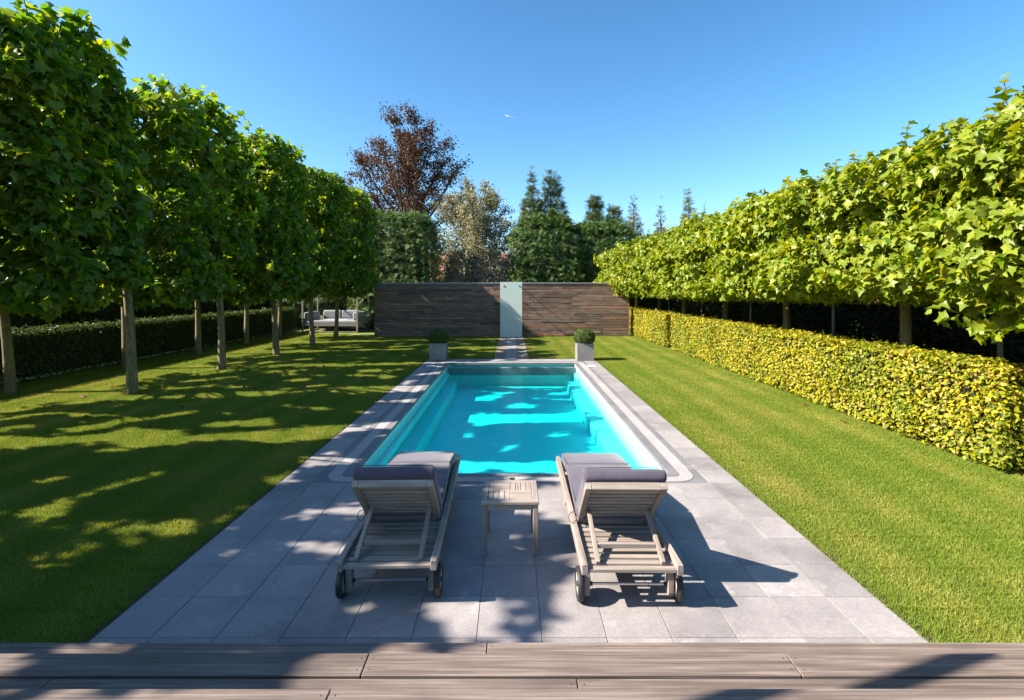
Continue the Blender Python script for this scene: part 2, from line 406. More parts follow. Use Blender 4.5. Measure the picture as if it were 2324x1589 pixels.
# grass blades: one patch of blades repeated over the mown areas
def grass_patch(n, size, seed):
    g = np.random.default_rng(seed)
    p = (g.random((n, 2)) - 0.5) * size
    h = 0.015 + 0.017 * g.random(n) ** 1.3; w = 0.0013 + 0.0014 * g.random(n)
    az = g.random(n) * 2 * math.pi; lean = 0.15 + 0.75 * g.random(n); fz = g.random(n) * 2 * math.pi
    dx, dy = np.cos(az) * lean * h, np.sin(az) * lean * h
    sx, sy = np.cos(fz) * w, np.sin(fz) * w
    z0 = np.zeros(n) - 0.012
    v = np.stack([np.stack([p[:, 0] - sx, p[:, 1] - sy, z0], 1), np.stack([p[:, 0] + sx, p[:, 1] + sy, z0], 1),
                  np.stack([p[:, 0] + sx * .7 + dx * .45, p[:, 1] + sy * .7 + dy * .45, z0 + h * .65], 1),
                  np.stack([p[:, 0] - sx * .7 + dx * .45, p[:, 1] - sy * .7 + dy * .45, z0 + h * .65], 1),
                  np.stack([p[:, 0] + dx * 1.1, p[:, 1] + dy * 1.1, z0 + h], 1)], 1).reshape(-1, 3)
    b = np.arange(n)[:, None] * 5
    quads = b + np.array([0, 1, 2, 3]); tris = b + np.array([3, 2, 4])
    return v, quads, tris, g.random(n)
def soup(name, v, polys, rnd, mat):
    """polys: list of (index array (n,k)); rnd per leaf, repeated for every poly group"""
    me = bpy.data.meshes.new(name)
    nl = sum(a.size for a in polys); nf = sum(len(a) for a in polys)
    me.vertices.add(len(v)); me.vertices.foreach_set('co', v.astype(np.float32).ravel())
    me.loops.add(nl); me.loops.foreach_set('vertex_index', np.concatenate([a.ravel() for a in polys]).astype(np.int32))
    me.polygons.add(nf)
    tot = np.concatenate([np.full(len(a), a.shape[1]) for a in polys])
    me.polygons.foreach_set('loop_start', (np.cumsum(tot) - tot).astype(np.int32))
    me.update(calc_edges=True); me.validate()
    at = me.attributes.new('rnd', 'FLOAT', 'FACE'); at.data.foreach_set('value', rnd.astype(np.float32))
    if mat: me.materials.append(mat)
    return me
def grass_object(name, rects, step, n, label):
    v, q, t, r = grass_patch(n, step * 1.06, 5)
    me = soup(name, v, [q, t], np.concatenate([r, r]), M['blade'])
    o = link(name, me); tag(o, label, 'grass', kind='stuff')
    ng = bpy.data.node_groups.new('mown grass', 'GeometryNodeTree')
    ng.interface.new_socket('Geometry', in_out='INPUT', socket_type='NodeSocketGeometry')
    ng.interface.new_socket('Geometry', in_out='OUTPUT', socket_type='NodeSocketGeometry')
    gi = ng.nodes.new('NodeGroupInput'); go = ng.nodes.new('NodeGroupOutput')
    jn = ng.nodes.new('GeometryNodeJoinGeometry')
    for (x0, x1, y0, y1) in rects:
        nx, ny = max(1, round((x1 - x0) / step)), max(1, round((y1 - y0) / step))
        gr = ng.nodes.new('GeometryNodeMeshGrid')
        gr.inputs['Size X'].default_value = (x1 - x0) - step; gr.inputs['Size Y'].default_value = (y1 - y0) - step
        gr.inputs['Vertices X'].default_value = nx; gr.inputs['Vertices Y'].default_value = ny
        tf = ng.nodes.new('GeometryNodeTransform'); tf.inputs['Translation'].default_value = ((x0 + x1) / 2, (y0 + y1) / 2, 0)
        ng.links.new(gr.outputs['Mesh'], tf.inputs['Geometry']); ng.links.new(tf.outputs[0], jn.inputs[0])
    io = ng.nodes.new('GeometryNodeInstanceOnPoints')
    ri = ng.nodes.new('FunctionNodeRandomValue'); ri.data_type = 'INT'
    ri.inputs[4].default_value = 0; ri.inputs[5].default_value = 3
    mm = ng.nodes.new('ShaderNodeMath'); mm.operation = 'MULTIPLY'; mm.inputs[1].default_value = math.pi / 2
    ng.links.new(ri.outputs[2], mm.inputs[0])
    cx = ng.nodes.new('ShaderNodeCombineXYZ'); ng.links.new(mm.outputs[0], cx.inputs[2])
    ng.links.new(jn.outputs[0], io.inputs['Points']); ng.links.new(gi.outputs[0], io.inputs['Instance'])
    ng.links.new(cx.outputs[0], io.inputs['Rotation'])
    ng.links.new(io.outputs[0], go.inputs[0])
    md = o.modifiers.new('mown grass', 'NODES'); md.node_group = ng
    return o
grass_object('grass', [(-7.9, PX0 - 0.05, 2.45, 8.95), (-12.0, -7.9, 4.95, 10.95), (PX1 + 0.0, 6.05, 2.45, 10.45)], 0.5, 4600,
             'short mown grass on the lawns near the deck')
grass_object('grass', [(-7.9, PX0 - 0.06, 8.95, 15.95), (-11.6, -7.9, 10.95, 25.0), (-7.9, -0.56, 15.95, 23.7), (0.54, 6.0, 15.95, 23.7), (PX1 + 0.0, 6.0, 10.45, 15.95)], 0.5, 2600,
             'short mown grass on the far lawns around the pool')

# ---------------------------------------------------------------- paving tiles
paving = tag(empty('paving', (0, 0, 0)), kind='structure')
TW, TD, GAP = 0.405, 0.42, 0.004
tile_cache = {}
def tile(x0, x1, y0, y1, mat='tile', name='paving_tile', z=0.0, th=0.03, gap=GAP, parent=None):
    w, d = round(x1 - x0 - gap, 3), round(y1 - y0 - gap, 3)
    k = (w, d, th, mat)
    if k not in tile_cache:
        me = MB().box((-w / 2, -d / 2, -th), (w / 2, d / 2, 0), 0.002).mesh(name); me.materials.append(M[mat]); tile_cache[k] = me
    dz = random.uniform(-0.0012, 0.0012)
    return link(name, tile_cache[k], None, parent or paving, ((x0 + x1) / 2, (y0 + y1) / 2, z + dz))
# pool opening and its rings
OX0, OX1, OY0, OY1 = -1.87, 1.85, 5.96, 14.95
xs = [PX0] + [-2.245 + TW * i for i in range(12)] + [PX1]
xs = [x for x in xs if x < PX1 - 0.1] + [PX1] if xs[-2] > PX1 - 0.1 else xs
ys = [PY0, 3.148] + [3.148 + TD * i for i in range(1, 7)]            # up to 5.668
for j in range(len(ys) - 1):
    for i in range(len(xs) - 1): tile(xs[i], xs[i + 1], ys[j], ys[j + 1])
IX0, IX1, IY0, IY1 = -2.145, 2.115, 5.715, 15.23                     # outer edge of the pale inlay
yy = [ys[-1] + TD * i for i in range(0, 24)] + [15.4]
yy = [y for y in yy if y < 15.3] + [15.4]
for a, b in zip(yy, yy[1:]):
    tile(PX0, -2.245, a, b); tile(2.215, PX1, a, b)
    if a > 5.9 and b < 15.1:
        tile(-2.245, IX0, a, b, 'coping', 'border_strip'); tile(IX1, 2.215, a, b, 'coping', 'border_strip')
for i in range(len(xs) - 1): tile(xs[i], xs[i + 1], 15.4, PY1)
def rrect(x0, x1, y0, y1, r, n=8):
    pts = []
    for cx, cy, a0 in ((x1 - r, y1 - r, 0), (x0 + r, y1 - r, 90), (x0 + r, y0 + r, 180), (x1 - r, y0 + r, 270)):
        for k in range(n + 1):
            t = R(a0 + 90 * k / n); pts.append((cx + r * math.cos(t), cy + r * math.sin(t)))
    return pts
def ringpiece(name, outer, inner, z, th, mat, parent):
    mb = MB(); n = len(outer)
    A = [[mb.bm.verts.new((x, y, zz)) for x, y in loop] for zz in (z, z - th) for loop in (outer, inner)]
    to, ti, bo, bi = A
    for k in range(n):
        l = (k + 1) % n
        mb.bm.faces.new((to[k], to[l], ti[l], ti[k])); mb.bm.faces.new((bo[k], bi[k], bi[l], bo[l]))
        mb.bm.faces.new((to[k], bo[k], bo[l], to[l])); mb.bm.faces.new((ti[k], ti[l], bi[l], bi[k]))
    return mb.build(name, mat, parent)
inl_o = rrect(IX0, IX1, IY0, IY1, 0.24); inl_i = rrect(IX0 + 0.152, IX1 - 0.152, IY0 + 0.15, IY1 - 0.15, 0.09)
ringpiece('pale_inlay', inl_o, inl_i, 0.0, 0.03, M['inlay'], paving)
cop_o = rrect(IX0 + 0.156, IX1 - 0.156, IY0 + 0.154, IY1 - 0.154, 0.087)
cop_i = rrect(OX0, OX1, OY0, OY1, 0.02)
ringpiece('pool_coping', cop_o, cop_i, 0.004, 0.05, M['coping'], paving)
# field between the square tiles and the rounded inlay
fo = rrect(-2.243, 2.213, 5.672, 15.396, 0.003); fi = rrect(IX0 - 0.003, IX1 + 0.003, IY0 - 0.003, IY1 + 0.003, 0.243)
ringpiece('border_field', fo, fi, -0.005, 0.03, M['coping'], paving)
# grout bed under the tiles, with the pool left open
xs4 = [PX0 + .004, OX0 - .05, OX1 + .05, PX1 - .004]; ys4 = [PY0, OY0 - .05, OY1 + .5, PY1]
gv = [(x, y, -0.0065) for y in ys4 for x in xs4]
me = bpy.data.meshes.new('grout_bed'); me.from_pydata(gv, [], [(j * 4 + i, j * 4 + i + 1, j * 4 + i + 5, j * 4 + i + 4) for j in range(3) for i in range(3) if (i, j) != (1, 1)])
link('grout_bed', me, M['grout'], paving)
# skirt so that the paved slab has an edge
for a, b in (((PX0, PY0, -0.2), (PX0 + 0.02, PY1, -0.032)), ((PX1 - 0.02, PY0, -0.2), (PX1, PY1, -0.032))):
    bx('edge_bed', a, b, M['grout'], paving, 0)
# skimmer lids, drain
for x in (-2.30, 2.25):
    s = tag(MB().box((-.115, -.12, 0.002), (.115, .12, 0.012), 0.003).build('skimmer_lid', M['white'], None, loc=(x, 14.36, 0)),
        'white square skimmer lid in the %s pool border near the planter' % ('left' if x < 0 else 'right'), 'lid', 'skimmer lids')
tag(MB().lathe([(0.001, 0.003), (0.032, 0.003), (0.032, 0.008), (0.024, 0.009), (0.001, 0.006)], 'z', 16).build('floor_drain', M['dark'], None, loc=(0.0, 5.79, -0.002)),
    'small dark round drain cap in the pale border at the near pool edge', 'drain')

# ---------------------------------------------------------------- pool shell and water
pool = tag(empty('swimming_pool', (0, 10.4, 0)), 'long rectangular turquoise swimming pool with pale liner and side ledges', 'pool')
def pbx(name, lo, hi, mat, bev=0.01):
    return bx(name, tuple(a - b for a, b in zip(lo, (0, 10.4, 0))), tuple(a - b for a, b in zip(hi, (0, 10.4, 0))), mat, pool, bev)
PB = -0.72; WL = -0.085; FY = 15.42
pbx('pool_floor', (OX0 - .1, OY0 - .1, PB - .1), (OX1 + .1, FY + .1, PB), M['liner'], 0)
pbx('pool_wall', (OX0 - .1, OY0 - .1, PB), (OX0, FY, -0.046), M['liner'], 0)
pbx('pool_wall', (OX1, OY0 - .1, PB), (OX1 + .1, FY, -0.046), M['liner'], 0)
pbx('pool_wall', (OX0, OY0 - .1, PB), (OX1, OY0, -0.046), M['liner'], 0)
pbx('pool_wall', (OX0, FY, PB), (OX1, FY + .1, -0.034), M['liner'], 0)
for s, x in ((1, OX0), (-1, OX1)):
    pbx('lip', (min(x, x + s * .075), OY0, -0.34), (max(x, x + s * .075), 14.5, -0.22), M['liner'])
    pbx('ledge', (min(x, x + s * .30), OY0, PB), (max(x, x + s * .30), 14.5, -0.45), M['liner'])
for lo, hi in (((OX0 - .001, OY0, -.2), (OX0 + .004, 14.95, -.047)), ((OX1 - .004, OY0, -.2), (OX1 + .001, 14.95, -.047)), ((OX0 + .005, OY0 - .001, -.2), (OX1 - .005, OY0 + .004, -.047))):
    pbx('waterline_band', lo, hi, M['white'], 0)
pbx('cover_beam', (OX0, 14.60, -0.3), (OX1, 14.68, WL + 0.012), M['coping'])
n1 = MB().lathe([(0.035, 0), (0.085, 0), (0.085, -0.02), (0.05, -0.03), (0.035, -0.02)], 'x', 24).build('inlet_ring', M['white'], pool, loc=(OX1 - .001, 9.25 - 10.4, -0.30))
MB().lathe([(0.0005, -0.004), (0.036, -0.004), (0.036, -0.012), (0.0005, -0.012)], 'x', 16).build('inlet_hole', M['dark'], n1)
bmw = bmesh.new(); bmesh.ops.create_cube(bmw, size=1.0)
wx0, wx1, wy0, wy1 = OX0 - .02, OX1 + .02, OY0 - .02, FY + .02
for v in bmw.verts:
    v.co = Vector((wx0 + (v.co.x + .5) * (wx1 - wx0), wy0 + (v.co.y + .5) * (wy1 - wy0), (PB - .02) + (v.co.z + .5) * (WL - PB + .02)))
for f in bmw.faces: f.material_index = 0 if f.normal.z > 0.9 else 1
me = bpy.data.meshes.new('water'); bmw.to_mesh(me); bmw.free(); me.materials.append(M['water']); me.materials.append(M['water_side'])
tag(link('water', me), 'clear turquoise water filling the pool', 'water', kind='structure')

# ---------------------------------------------------------------- wooden deck steps in front
deck = tag(empty('wooden_deck', (0, 2.0, 0)), 'weathered hardwood deck steps running across the foreground', 'deck')
def plank_row(y0, y1, top, joints, th=0.032):
    e = [-5.2] + joints + [5.2]
    for a, b in zip(e, e[1:]):
        o = bx('plank', (-(b - a) / 2 + .002, -(y1 - y0) / 2, -th), ((b - a) / 2 - .002, (y1 - y0) / 2, 0), M['deck'], deck, 0.004)
        o.location = ((a + b) / 2, (y0 + y1) / 2 - 2.0, top + random.uniform(-.001, .001))
        for xx, lst in ((a, 1), (b, -1)):
            for yq in (0.25, 0.75):
                if abs(xx) < 5:
                    MB().lathe([(0.0004, -.001), (0.004, -.001), (0.004, 0.0006), (0.0004, 0.0006)], 'z', 10).build('screw', M['dark'], o, loc=((b - a) / 2 * (-1 if lst > 0 else 1) + lst * .03, (yq - .5) * (y1 - y0), 0))
plank_row(2.745, 2.892, 0.15, [-0.14, 3.1]); plank_row(2.58, 2.725, 0.15, [-2.2, 1.3])
plank_row(2.445, 2.596, 0.30, [-0.73, 1.40]); plank_row(2.275, 2.425, 0.30, [-2.2, 0.31, 3.3]); plank_row(2.105, 2.255, 0.30, [-1.1, 2.2])
plank_row(2.015, 2.175, 0.45, [-0.775, 2.9])
for k in range(12): plank_row(2.175 - .17 * (k + 2) + .01, 2.175 - .17 * (k + 1), 0.45, [random.uniform(-3, -0.5), random.uniform(0.5, 3)])
for (y, z0, z1) in ((2.872, -0.012, 0.117), (2.576, 0.0, 0.267), (2.155, 0.0, 0.417)):
    bx('riser', (-5.2, y - 2.03, z0), (5.2, y - 2.0, z1), M['deck'], deck, 0)

# ---------------------------------------------------------------- sun loungers and side table
def pad(name, w, l, t, mat, parent, mat4, puff=0.012, r=0.03):
    bm = bmesh.new(); bmesh.ops.create_cube(bm, size=1.0)
    for v in bm.verts: v.co = Vector((v.co.x * w, v.co.y * l, v.co.z * t))
    bmesh.ops.bevel(bm, geom=bm.edges[:], offset=r, segments=3, affect='EDGES', profile=0.5)
    es = [e for e in bm.edges if e.calc_length() > 0.12]
    bmesh.ops.subdivide_edges(bm, edges=es, cuts=5, use_grid_fill=True)
    for v in bm.verts:
        k = max(0, 1 - (2 * v.co.x / w) ** 2) * max(0, 1 - (2 * v.co.y / l) ** 2)
        v.co.z += (1 if v.co.z > 0 else 0) * puff * k + 0.0022 * math.sin(v.co.x * 23 + v.co.y * 9) * k
        v.co = mat4 @ v.co
    for f in bm.faces: f.smooth = True
    me = bpy.data.meshes.new(name); bm.to_mesh(me); bm.free()
    return link(name, me, mat, parent)
def seg_mat(p0, p1, off):
    """frame whose y runs p0->p1 in the yz plane and whose origin is the middle, lifted by off along its own z"""
    (y0, z0), (y1, z1) = p0, p1; a = math.atan2(z1 - z0, y1 - y0)
    m = Matrix.Translation((0, (y0 + y1) / 2, (z0 + z1) / 2)) @ Matrix.Rotation(a, 4, 'X')
    return m @ Matrix.Translation((0, 0, off)), math.hypot(y1 - y0, z1 - z0)
def make_lounger(label, loc, rz):
    t = tag(empty('sun_lounger', loc, rz), label, 'sun lounger', 'wooden sun loungers facing the pool')
    for s in (-1, 1):
        bx('side_rail', (min(s * .297, s * .34), 0, .25), (max(s * .297, s * .34), 2.22, .322), M['teak_y'], t, .004)
        bx('front_leg', (min(s * .262, s * .295), 1.70, 0), (max(s * .262, s * .295), 1.77, .31), M['teak_z'], t, .004)
        lg = bx('wheel_leg', (min(s * .268, s * .31), .11, .045), (max(s * .268, s * .31), .185, .249), M['teak_z'], t, .004)
        MB().lathe([(.0005, 0), (.012, 0), (.016, .008), (.012, .02), (.0005, .02)], 'x', 12).build('bolt', M['dark'], lg, loc=(s * .257 - .01, .148, .112))
        w = empty('wheel', (s * .337, .148, .111)); w.parent = t
        MB().lathe([(.082, -.021), (.104, -.021), (.111, -.013), (.111, .013), (.104, .021), (.082, .021)], 'x', 36).build('tyre', M['dark'], w)
        MB().lathe([(.001, -.014), (.083, -.014), (.083, .014), (.001, .014)], 'x', 32).build('rim', M['hub'], w)
        MB().lathe([(.001, -.020), (.018, -.020), (.022, 0), (.018, .020), (.001, .020)], 'x', 16).build('hub_cap', M['dark'], w)
        for y in (1.05, 1.35): MB().lathe([(.0005, 0), (.007, 0), (.007, .003), (.0005, .003)], 'x', 10).build('rail_screw', M['dark'], t, loc=(s * .3405 - (.003 if s < 0 else 0), y, .287))
        beam('backrest_post', (s * .268, .735, .275), (s * .268, .195, .775), .044, .05, M['teak_y'], t)
        beam('prop_strut', (s * .222, .055, .302), (s * .222, .53, .475), .03, .034, M['teak_y'], t)
    bx('prop_bar', (-.206, .19, .335), (.206, .225, .368), M['teak_x'], t, .003)
    bx('leg_bar', (-.262, 1.715, .12), (.262, 1.755, .16), M['teak_x'], t, .003)
    bx('axle', (-.268, .14, .104), (.268, .156, .12), M['steel'], t, .003)
    y = 0.004
    while y < 2.16:
        o = bx('seat_slat', (-.2965, -.026, -.0115), (.2965, .026, .0115), M['teak_x'], t, .003)
        zz = .277
        o.location = (0, y + .026, zz); y += .078
    d = Vector((0, .195 - .735, .775 - .275)); ln = d.length; d.normalize(); nrm = Vector((0, d.z, -d.y))
    q = d.to_track_quat('Y', 'Z').to_euler()
    for k in range(10):
        f = .05 + k * .0655
        c = Vector((0, .735, .275)) + d * f
        o = bx('back_slat', (-.2455, -.0165, -.012), (.2455, .0165, .012), M['teak_x'], t, .003); o.location = c; o.rotation_euler = q
    o = bx('top_bar', (-.2455, -.026, -.027), (.2455, .026, .027), M['teak_x'], t, .004); o.location = Vector((0, .735, .275)) + d * (ln - .027); o.rotation_euler = q
    # cushion: back, seat and foot pads of one mattress
    cu = empty('cushion', (0, 0, 0)); cu.parent = t
    mb_, lb = seg_mat((.72, .29), (.195, .775), 0)
    hu = Vector((0, .50, .54)).normalized() if False else None
    m4 = Matrix.Translation((0, .4575, .5325)) @ Matrix.Rotation(math.atan2(.485, -.525) + math.pi, 4, 'X') @ Matrix.Translation((0, -.01, .077))
    pad('back_pad', .60, lb + .03, .092, M['cushion'], cu, m4, .014, .034)
    m4, l1 = seg_mat((.62, .335), (1.44, .415), .046); pad('seat_pad', .60, l1 + .02, .088, M['cushion'], cu, m4, .014, .026)
    m4, l2 = seg_mat((1.43, .415), (2.03, .325), .046); pad('foot_pad', .60, l2 + .01, .088, M['cushion'], cu, m4, .014, .026)
    # piping around the top edge of the back pad and the seat
    def pipe(pts): MB().tube(pts, .0035, 5).build('piping', M['piping'], cu)
    dd = Vector((0, -.525, .485)).normalized(); nn = Vector((0, .485, .525)).normalized()
    top = Vector((0, .195, .775)) + dd * .022 + nn * .121
    pipe([top + Vector((-.292, 0, 0)) - dd * .05 - nn * .004, top + Vector((-.272, 0, 0)), top + Vector((-.1, 0, 0)) + nn * .002, top + Vector((.1, 0, 0)) + nn * .002, top + Vector((.272, 0, 0)), top + Vector((.292, 0, 0)) - dd * .05 - nn * .004])
    for s in (-1, 1):
        pipe([(s * .292, .66, .425), (s * .294, 1.0, .456), (s * .294, 1.42, .498)])
        pipe([(s * .292, 1.45, .500), (s * .294, 1.75, .455), (s * .290, 2.02, .412)])
    # tie loop at the side
    loop = [(-.335 - .03 * math.sin(a), .62 + .025 * math.cos(a), .36 + .03 * math.cos(a)) for a in [i * math.pi / 5 for i in range(10)]]
    MB().tube([(-.30, .66, .40)] + loop + [(-.30, .645, .385)], .003, 5).build('tie_cord', M['piping'], cu)
    # leg-rest bearers under the raised knee
    for s in (-1, 1):
        beam('knee_bearer', (s * .24, .80, .293), (s * .24, 1.42, .392), .03, .03, M['teak_y'], t)
        beam('knee_bearer', (s * .24, 1.44, .392), (s * .24, 2.05, .293), .03, .03, M['teak_y'], t)
    return t
make_lounger('teak sun lounger with slate cushion left of the side table, shaded by trees', (-.852, 3.435, 0), R(1.6))
make_lounger('teak sun lounger with slate cushion right of the side table, in full sun', (.807, 3.385, 0), R(-.5))

tb = tag(empty('side_table', (-.015, 4.33, 0)), 'small square slatted teak table between the two loungers', 'table')
W, H0 = .235, .447
for sx in (-1, 1):
    for sy in (-1, 1):
        bx('leg', (sx * (W - .008) - (.042 if sx > 0 else 0), sy * (W - .008) - (.042 if sy > 0 else 0), 0), (sx * (W - .008) + (.042 if sx < 0 else 0), sy * (W - .008) + (.042 if sy < 0 else 0), H0 - .029), M['teak_z'], tb, .004)
for s in (-1, 1):
    bx('apron', (-W + .052, s * (W - .02) - .011, H0 - .072), (W - .052, s * (W - .02) + .011, H0 - .030), M['teak_x'], tb)
    bx('apron', (s * (W - .02) - .011, -W + .052, H0 - .072), (s * (W - .02) + .011, W - .052, H0 - .030), M['teak_y'], tb)
    bx('top_border', (-W, s * W - (.05 if s > 0 else 0), H0 - .028), (W, s * W + (.05 if s < 0 else 0), H0), M['teak_x'], tb, .004)
    bx('top_border', (s * W - (.05 if s > 0 else 0), -W + .0505, H0 - .0285), (s * W + (.05 if s < 0 else 0), W - .0505, H0 - .0005), M['teak_y'], tb, .004)
q = W - .052
for ix in (-1, 1):
    for iy in (-1, 1):
        x0, x1 = (-q, -.001) if ix < 0 else (.001, q); y0, y1 = (-q, -.001) if iy < 0 else (.001, q)
        vert = ix * iy > 0
        for k in range(4):
            a, b_ = k / 4, (k + 1) / 4
            if vert: bx('top_slat', (x0 + (x1 - x0) * a + .0022, y0, H0 - .022), (x0 + (x1 - x0) * b_ - .0022, y1, H0 - .002), M['teak_y'], tb, .002)
            else: bx('top_slat', (x0, y0 + (y1 - y0) * a + .0008, H0 - .022), (x1, y0 + (y1 - y0) * b_ - .0008, H0 - .002), M['teak_x'], tb, .002)

# ---------------------------------------------------------------- timber wall with frosted panel
WY, WXA, WXB, WH = 23.75, -6.42, 5.47, 2.5
wall = tag(empty('timber_wall', (0, WY, 0)), 'long dark timber clad garden wall behind the pool', 'wall')
bx('wall_core', (WXA + .02, .03, -.02), (WXB - .02, .22, WH - .05), M['core'], wall, 0)
nrow = 19; bh = (WH - .045) / nrow
for r in range(nrow):
    x = WXA; first = True
    while x < WXB - .05:
        ln = random.choice([1.2, 1.6, 2.1, 2.6, 3.0]) * random.uniform(.85, 1.15)
        if first: ln *= random.uniform(.4, 1); first = False
        x2 = min(WXB, x + ln)
        if WXB - x2 < .5: x2 = WXB
        dy = random.uniform(-.007, .007)
        o = bx('board', (-(x2 - x) / 2 + .002, -.014, -bh / 2 + .005), ((x2 - x) / 2 - .003, .014, bh / 2 - .005), M['wallwood'], wall, .003)
        o.location = ((x + x2) / 2, .014 + dy, bh * (r + .5)); x = x2
for s, x in ((-1, WXA), (1, WXB)): bx('end_board', (x - .014 + s * .016, -.01, 0), (x + .014 + s * .016, .235, WH - .05), M['wallwood'], wall, .003)
bx('cap', (WXA - .04, -.035, WH - .042), (WXB + .04, .255, WH), M['cap'], wall, .004)
gp = tag(empty('glass_panel', (-.04, 23.17, 0)), 'frosted pale green glass panel standing in front of the timber wall', 'panel')
bx('pane', (-.5, -.008, .01), (.5, .008, 2.52), M['glass'], gp, .002)
for s in (-1, 1):
    MB().lathe([(.0005, -.03), (.034, -.03), (.038, -.022), (.038, -.009), (.0005, -.009)], 'y', 20).build('bolt', M['steel'], gp, loc=(s * .355, 0, 2.36))
    MB().tube([(s * .355, .01, 2.36), (s * .355, .575, 2.36)], .014, 10).build('standoff_rod', M['steel'], gp)
bx('foot_rail', (-.52, -.03, -.02), (.52, .03, .012), M['steel'], gp, .003)
# path with gravel strips between pool and panel
path = tag(empty('path', (-.02, 0, 0)), kind='structure')
y = PY1 + .004
while y < 23.0:
    y2 = min(23.1, y + 1.26); o = bx('path_slab', (-.195, 0, -.03), (.195, y2 - y - .006, 0), M['tile'], path, .003); o.location = (0, y, 0); y = y2
for s in (-1, 1):
    bx('gravel_strip', (min(s * .2, s * .505), PY1 + .004, -.05), (max(s * .2, s * .505), 23.1, -.004), M['gravel'], path, 0)
    bx('edging', (min(s * .507, s * .545), PY1 + .004, -.05), (max(s * .507, s * .545), 23.1, .008), M['concrete'], path, .003)

# ---------------------------------------------------------------- foliage tools
UP = np.array([0, 0, 1.0])
def unit(a): return a / np.maximum(np.linalg.norm(a, axis=-1, keepdims=True), 1e-9)
def palmate():
    """five lobed plane-tree leaf; rows of (side, along, lift)"""
    out = [(0, 0.0), (-.54, .06), (-.41, .30), (-.60, .60), (-.31, .64), (-.17, .80), (0, 1.0),
           (.17, .80), (.31, .64), (.60, .60), (.41, .30), (.54, .06)]
    pts = [(0, .34)] + out
    v = np.array([(x, y, .55 * abs(x) - .46 * y * y + .16 * math.sin(5 * x + 3 * y) * abs(x)) for x, y in pts])
    n = len(out)
    f = np.array([(0, 1 + i, 1 + (i + 1) % n) for i in range(n)])
    return v, f
def simple_leaf(w=.5, lift=.2):
    v = np.array([(0, 0, 0), (-w / 2, .40, lift * w), (0, 1.0, -.12), (w / 2, .40, lift * w), (0, .45, 0)])
    return v, np.array([(0, 4, 1), (1, 4, 2), (0, 3, 4), (4, 3, 2)])
def kite(w=.35):
    v = np.array([(0, 0, 0), (-w / 2, .45, .06), (0, 1.0, 0), (w / 2, .45, .06)])
    return v, np.array([(0, 3, 2, 1)])
def frond(w=.5):
    """feathery conifer spray: a stem with side sprigs"""
    P = [(0, 0, 0), (.03, 0, 0), (.03, 1, 0), (0, 1, -.1)]
    v = [(-.03, 0, 0), (.03, 0, 0), (0, 1, -.12)]; f = [(0, 1, 2)]
    for k, (y, l) in enumerate(((.14, .40), (.42, .42), (.68, .28))):
        for s in (-1, 1):
            i = len(v); v += [(0, y, -.02), (0, y + .13, -.02), (s * w * l * 1.9, y + l * .75, .04)]; f.append((i, i + 1, i + 2))
    return np.array(v, float), np.array(f)
def frames(pos, nrm, tip):
    n = unit(nrm); t = unit(tip - n * np.sum(tip * n, 1, keepdims=True)); b = np.cross(t, n)
    return n, t, b
def leaf_cloud(name, shape, pos, nrm, tip, size, mat, g, rnd=None):
    v, f = shape; n, t, b = frames(pos, nrm, tip)
    s = size[:, None, None]
    V = pos[:, None, :] + s * (v[None, :, 0:1] * b[:, None] + v[None, :, 1:2] * t[:, None] + v[None, :, 2:3] * n[:, None])
    k = len(pos); F = (np.arange(k)[:, None, None] * len(v) + f[None]).reshape(-1, f.shape[1])
    if rnd is None: rnd = g.random(k)
    return soup(name, V.reshape(-1, 3), [F], np.repeat(rnd, len(f)), mat)
def lump(p, seed, fr=1.6):
    a = seed * 1.7
    return (np.sin(p[:, 0] * fr + a) * np.sin(p[:, 1] * fr * 1.1 + a * 2) + np.sin(p[:, 2] * fr * 1.3 + a * .7 + p[:, 0]) * .7 + np.sin(p[:, 1] * fr * 2.3 + p[:, 2] * fr * 1.9 + a) * .5) / 2.2
def crown_points(g, half, nshell, nvol, seed, expo=3.2, rough=.10, taper=0.0, ragged=0.0, lo_s=.84):
    half = np.array(half, float)
    def draw(n, lo, hi):
        res = []; tot = 0
        while tot < n:
            u = (g.random((n * 3, 3)) * 2 - 1) * (1.12 + ragged)
            w = u.copy()
            if taper: w[:, :2] /= (1 - taper * (u[:, 2:3] * .5 + .5))
            q = np.sum(np.abs(w) ** expo, 1) ** (1 / expo)
            q = q / (1 + rough * lump(u * half, seed))
            k = (q > lo) & (q < hi)
            if ragged:
                pp = u * half
                q2 = q - ragged * (lump(pp, seed + 5, 4.3) + .6 * lump(pp, seed + 9, 9.0))
                k = (q2 > lo) & (q2 < hi) & (lump(pp, seed + 3, 6.5) + .5 * lump(pp, seed + 4, 12.0) > -.5 + .5 * g.random(len(u)))
            res.append(u[k]); tot += k.sum()
        return np.concatenate(res)[:n]
    u = np.concatenate([draw(nshell, lo_s, 1.03), draw(nvol, 0, lo_s + .02)]) if nvol else draw(nshell, lo_s, 1.03)
    o = unit(np.sign(u) * np.abs(u) ** (expo - 1) / half)
    return u * half, o
def limb(mb, p0, p1, r0, r1, g, seg=6, bend=.12, n=5):
    p0, p1 = np.array(p0, float), np.array(p1, float); ln = np.linalg.norm(p1 - p0)
    j = g.normal(size=3) * bend * ln
    pts = [p0 + (p1 - p0) * t + j * math.sin(math.pi * t) for t in np.linspace(0, 1, n)]
    mb.tube(pts, list(np.linspace(r0, r1, n)), seg); return pts

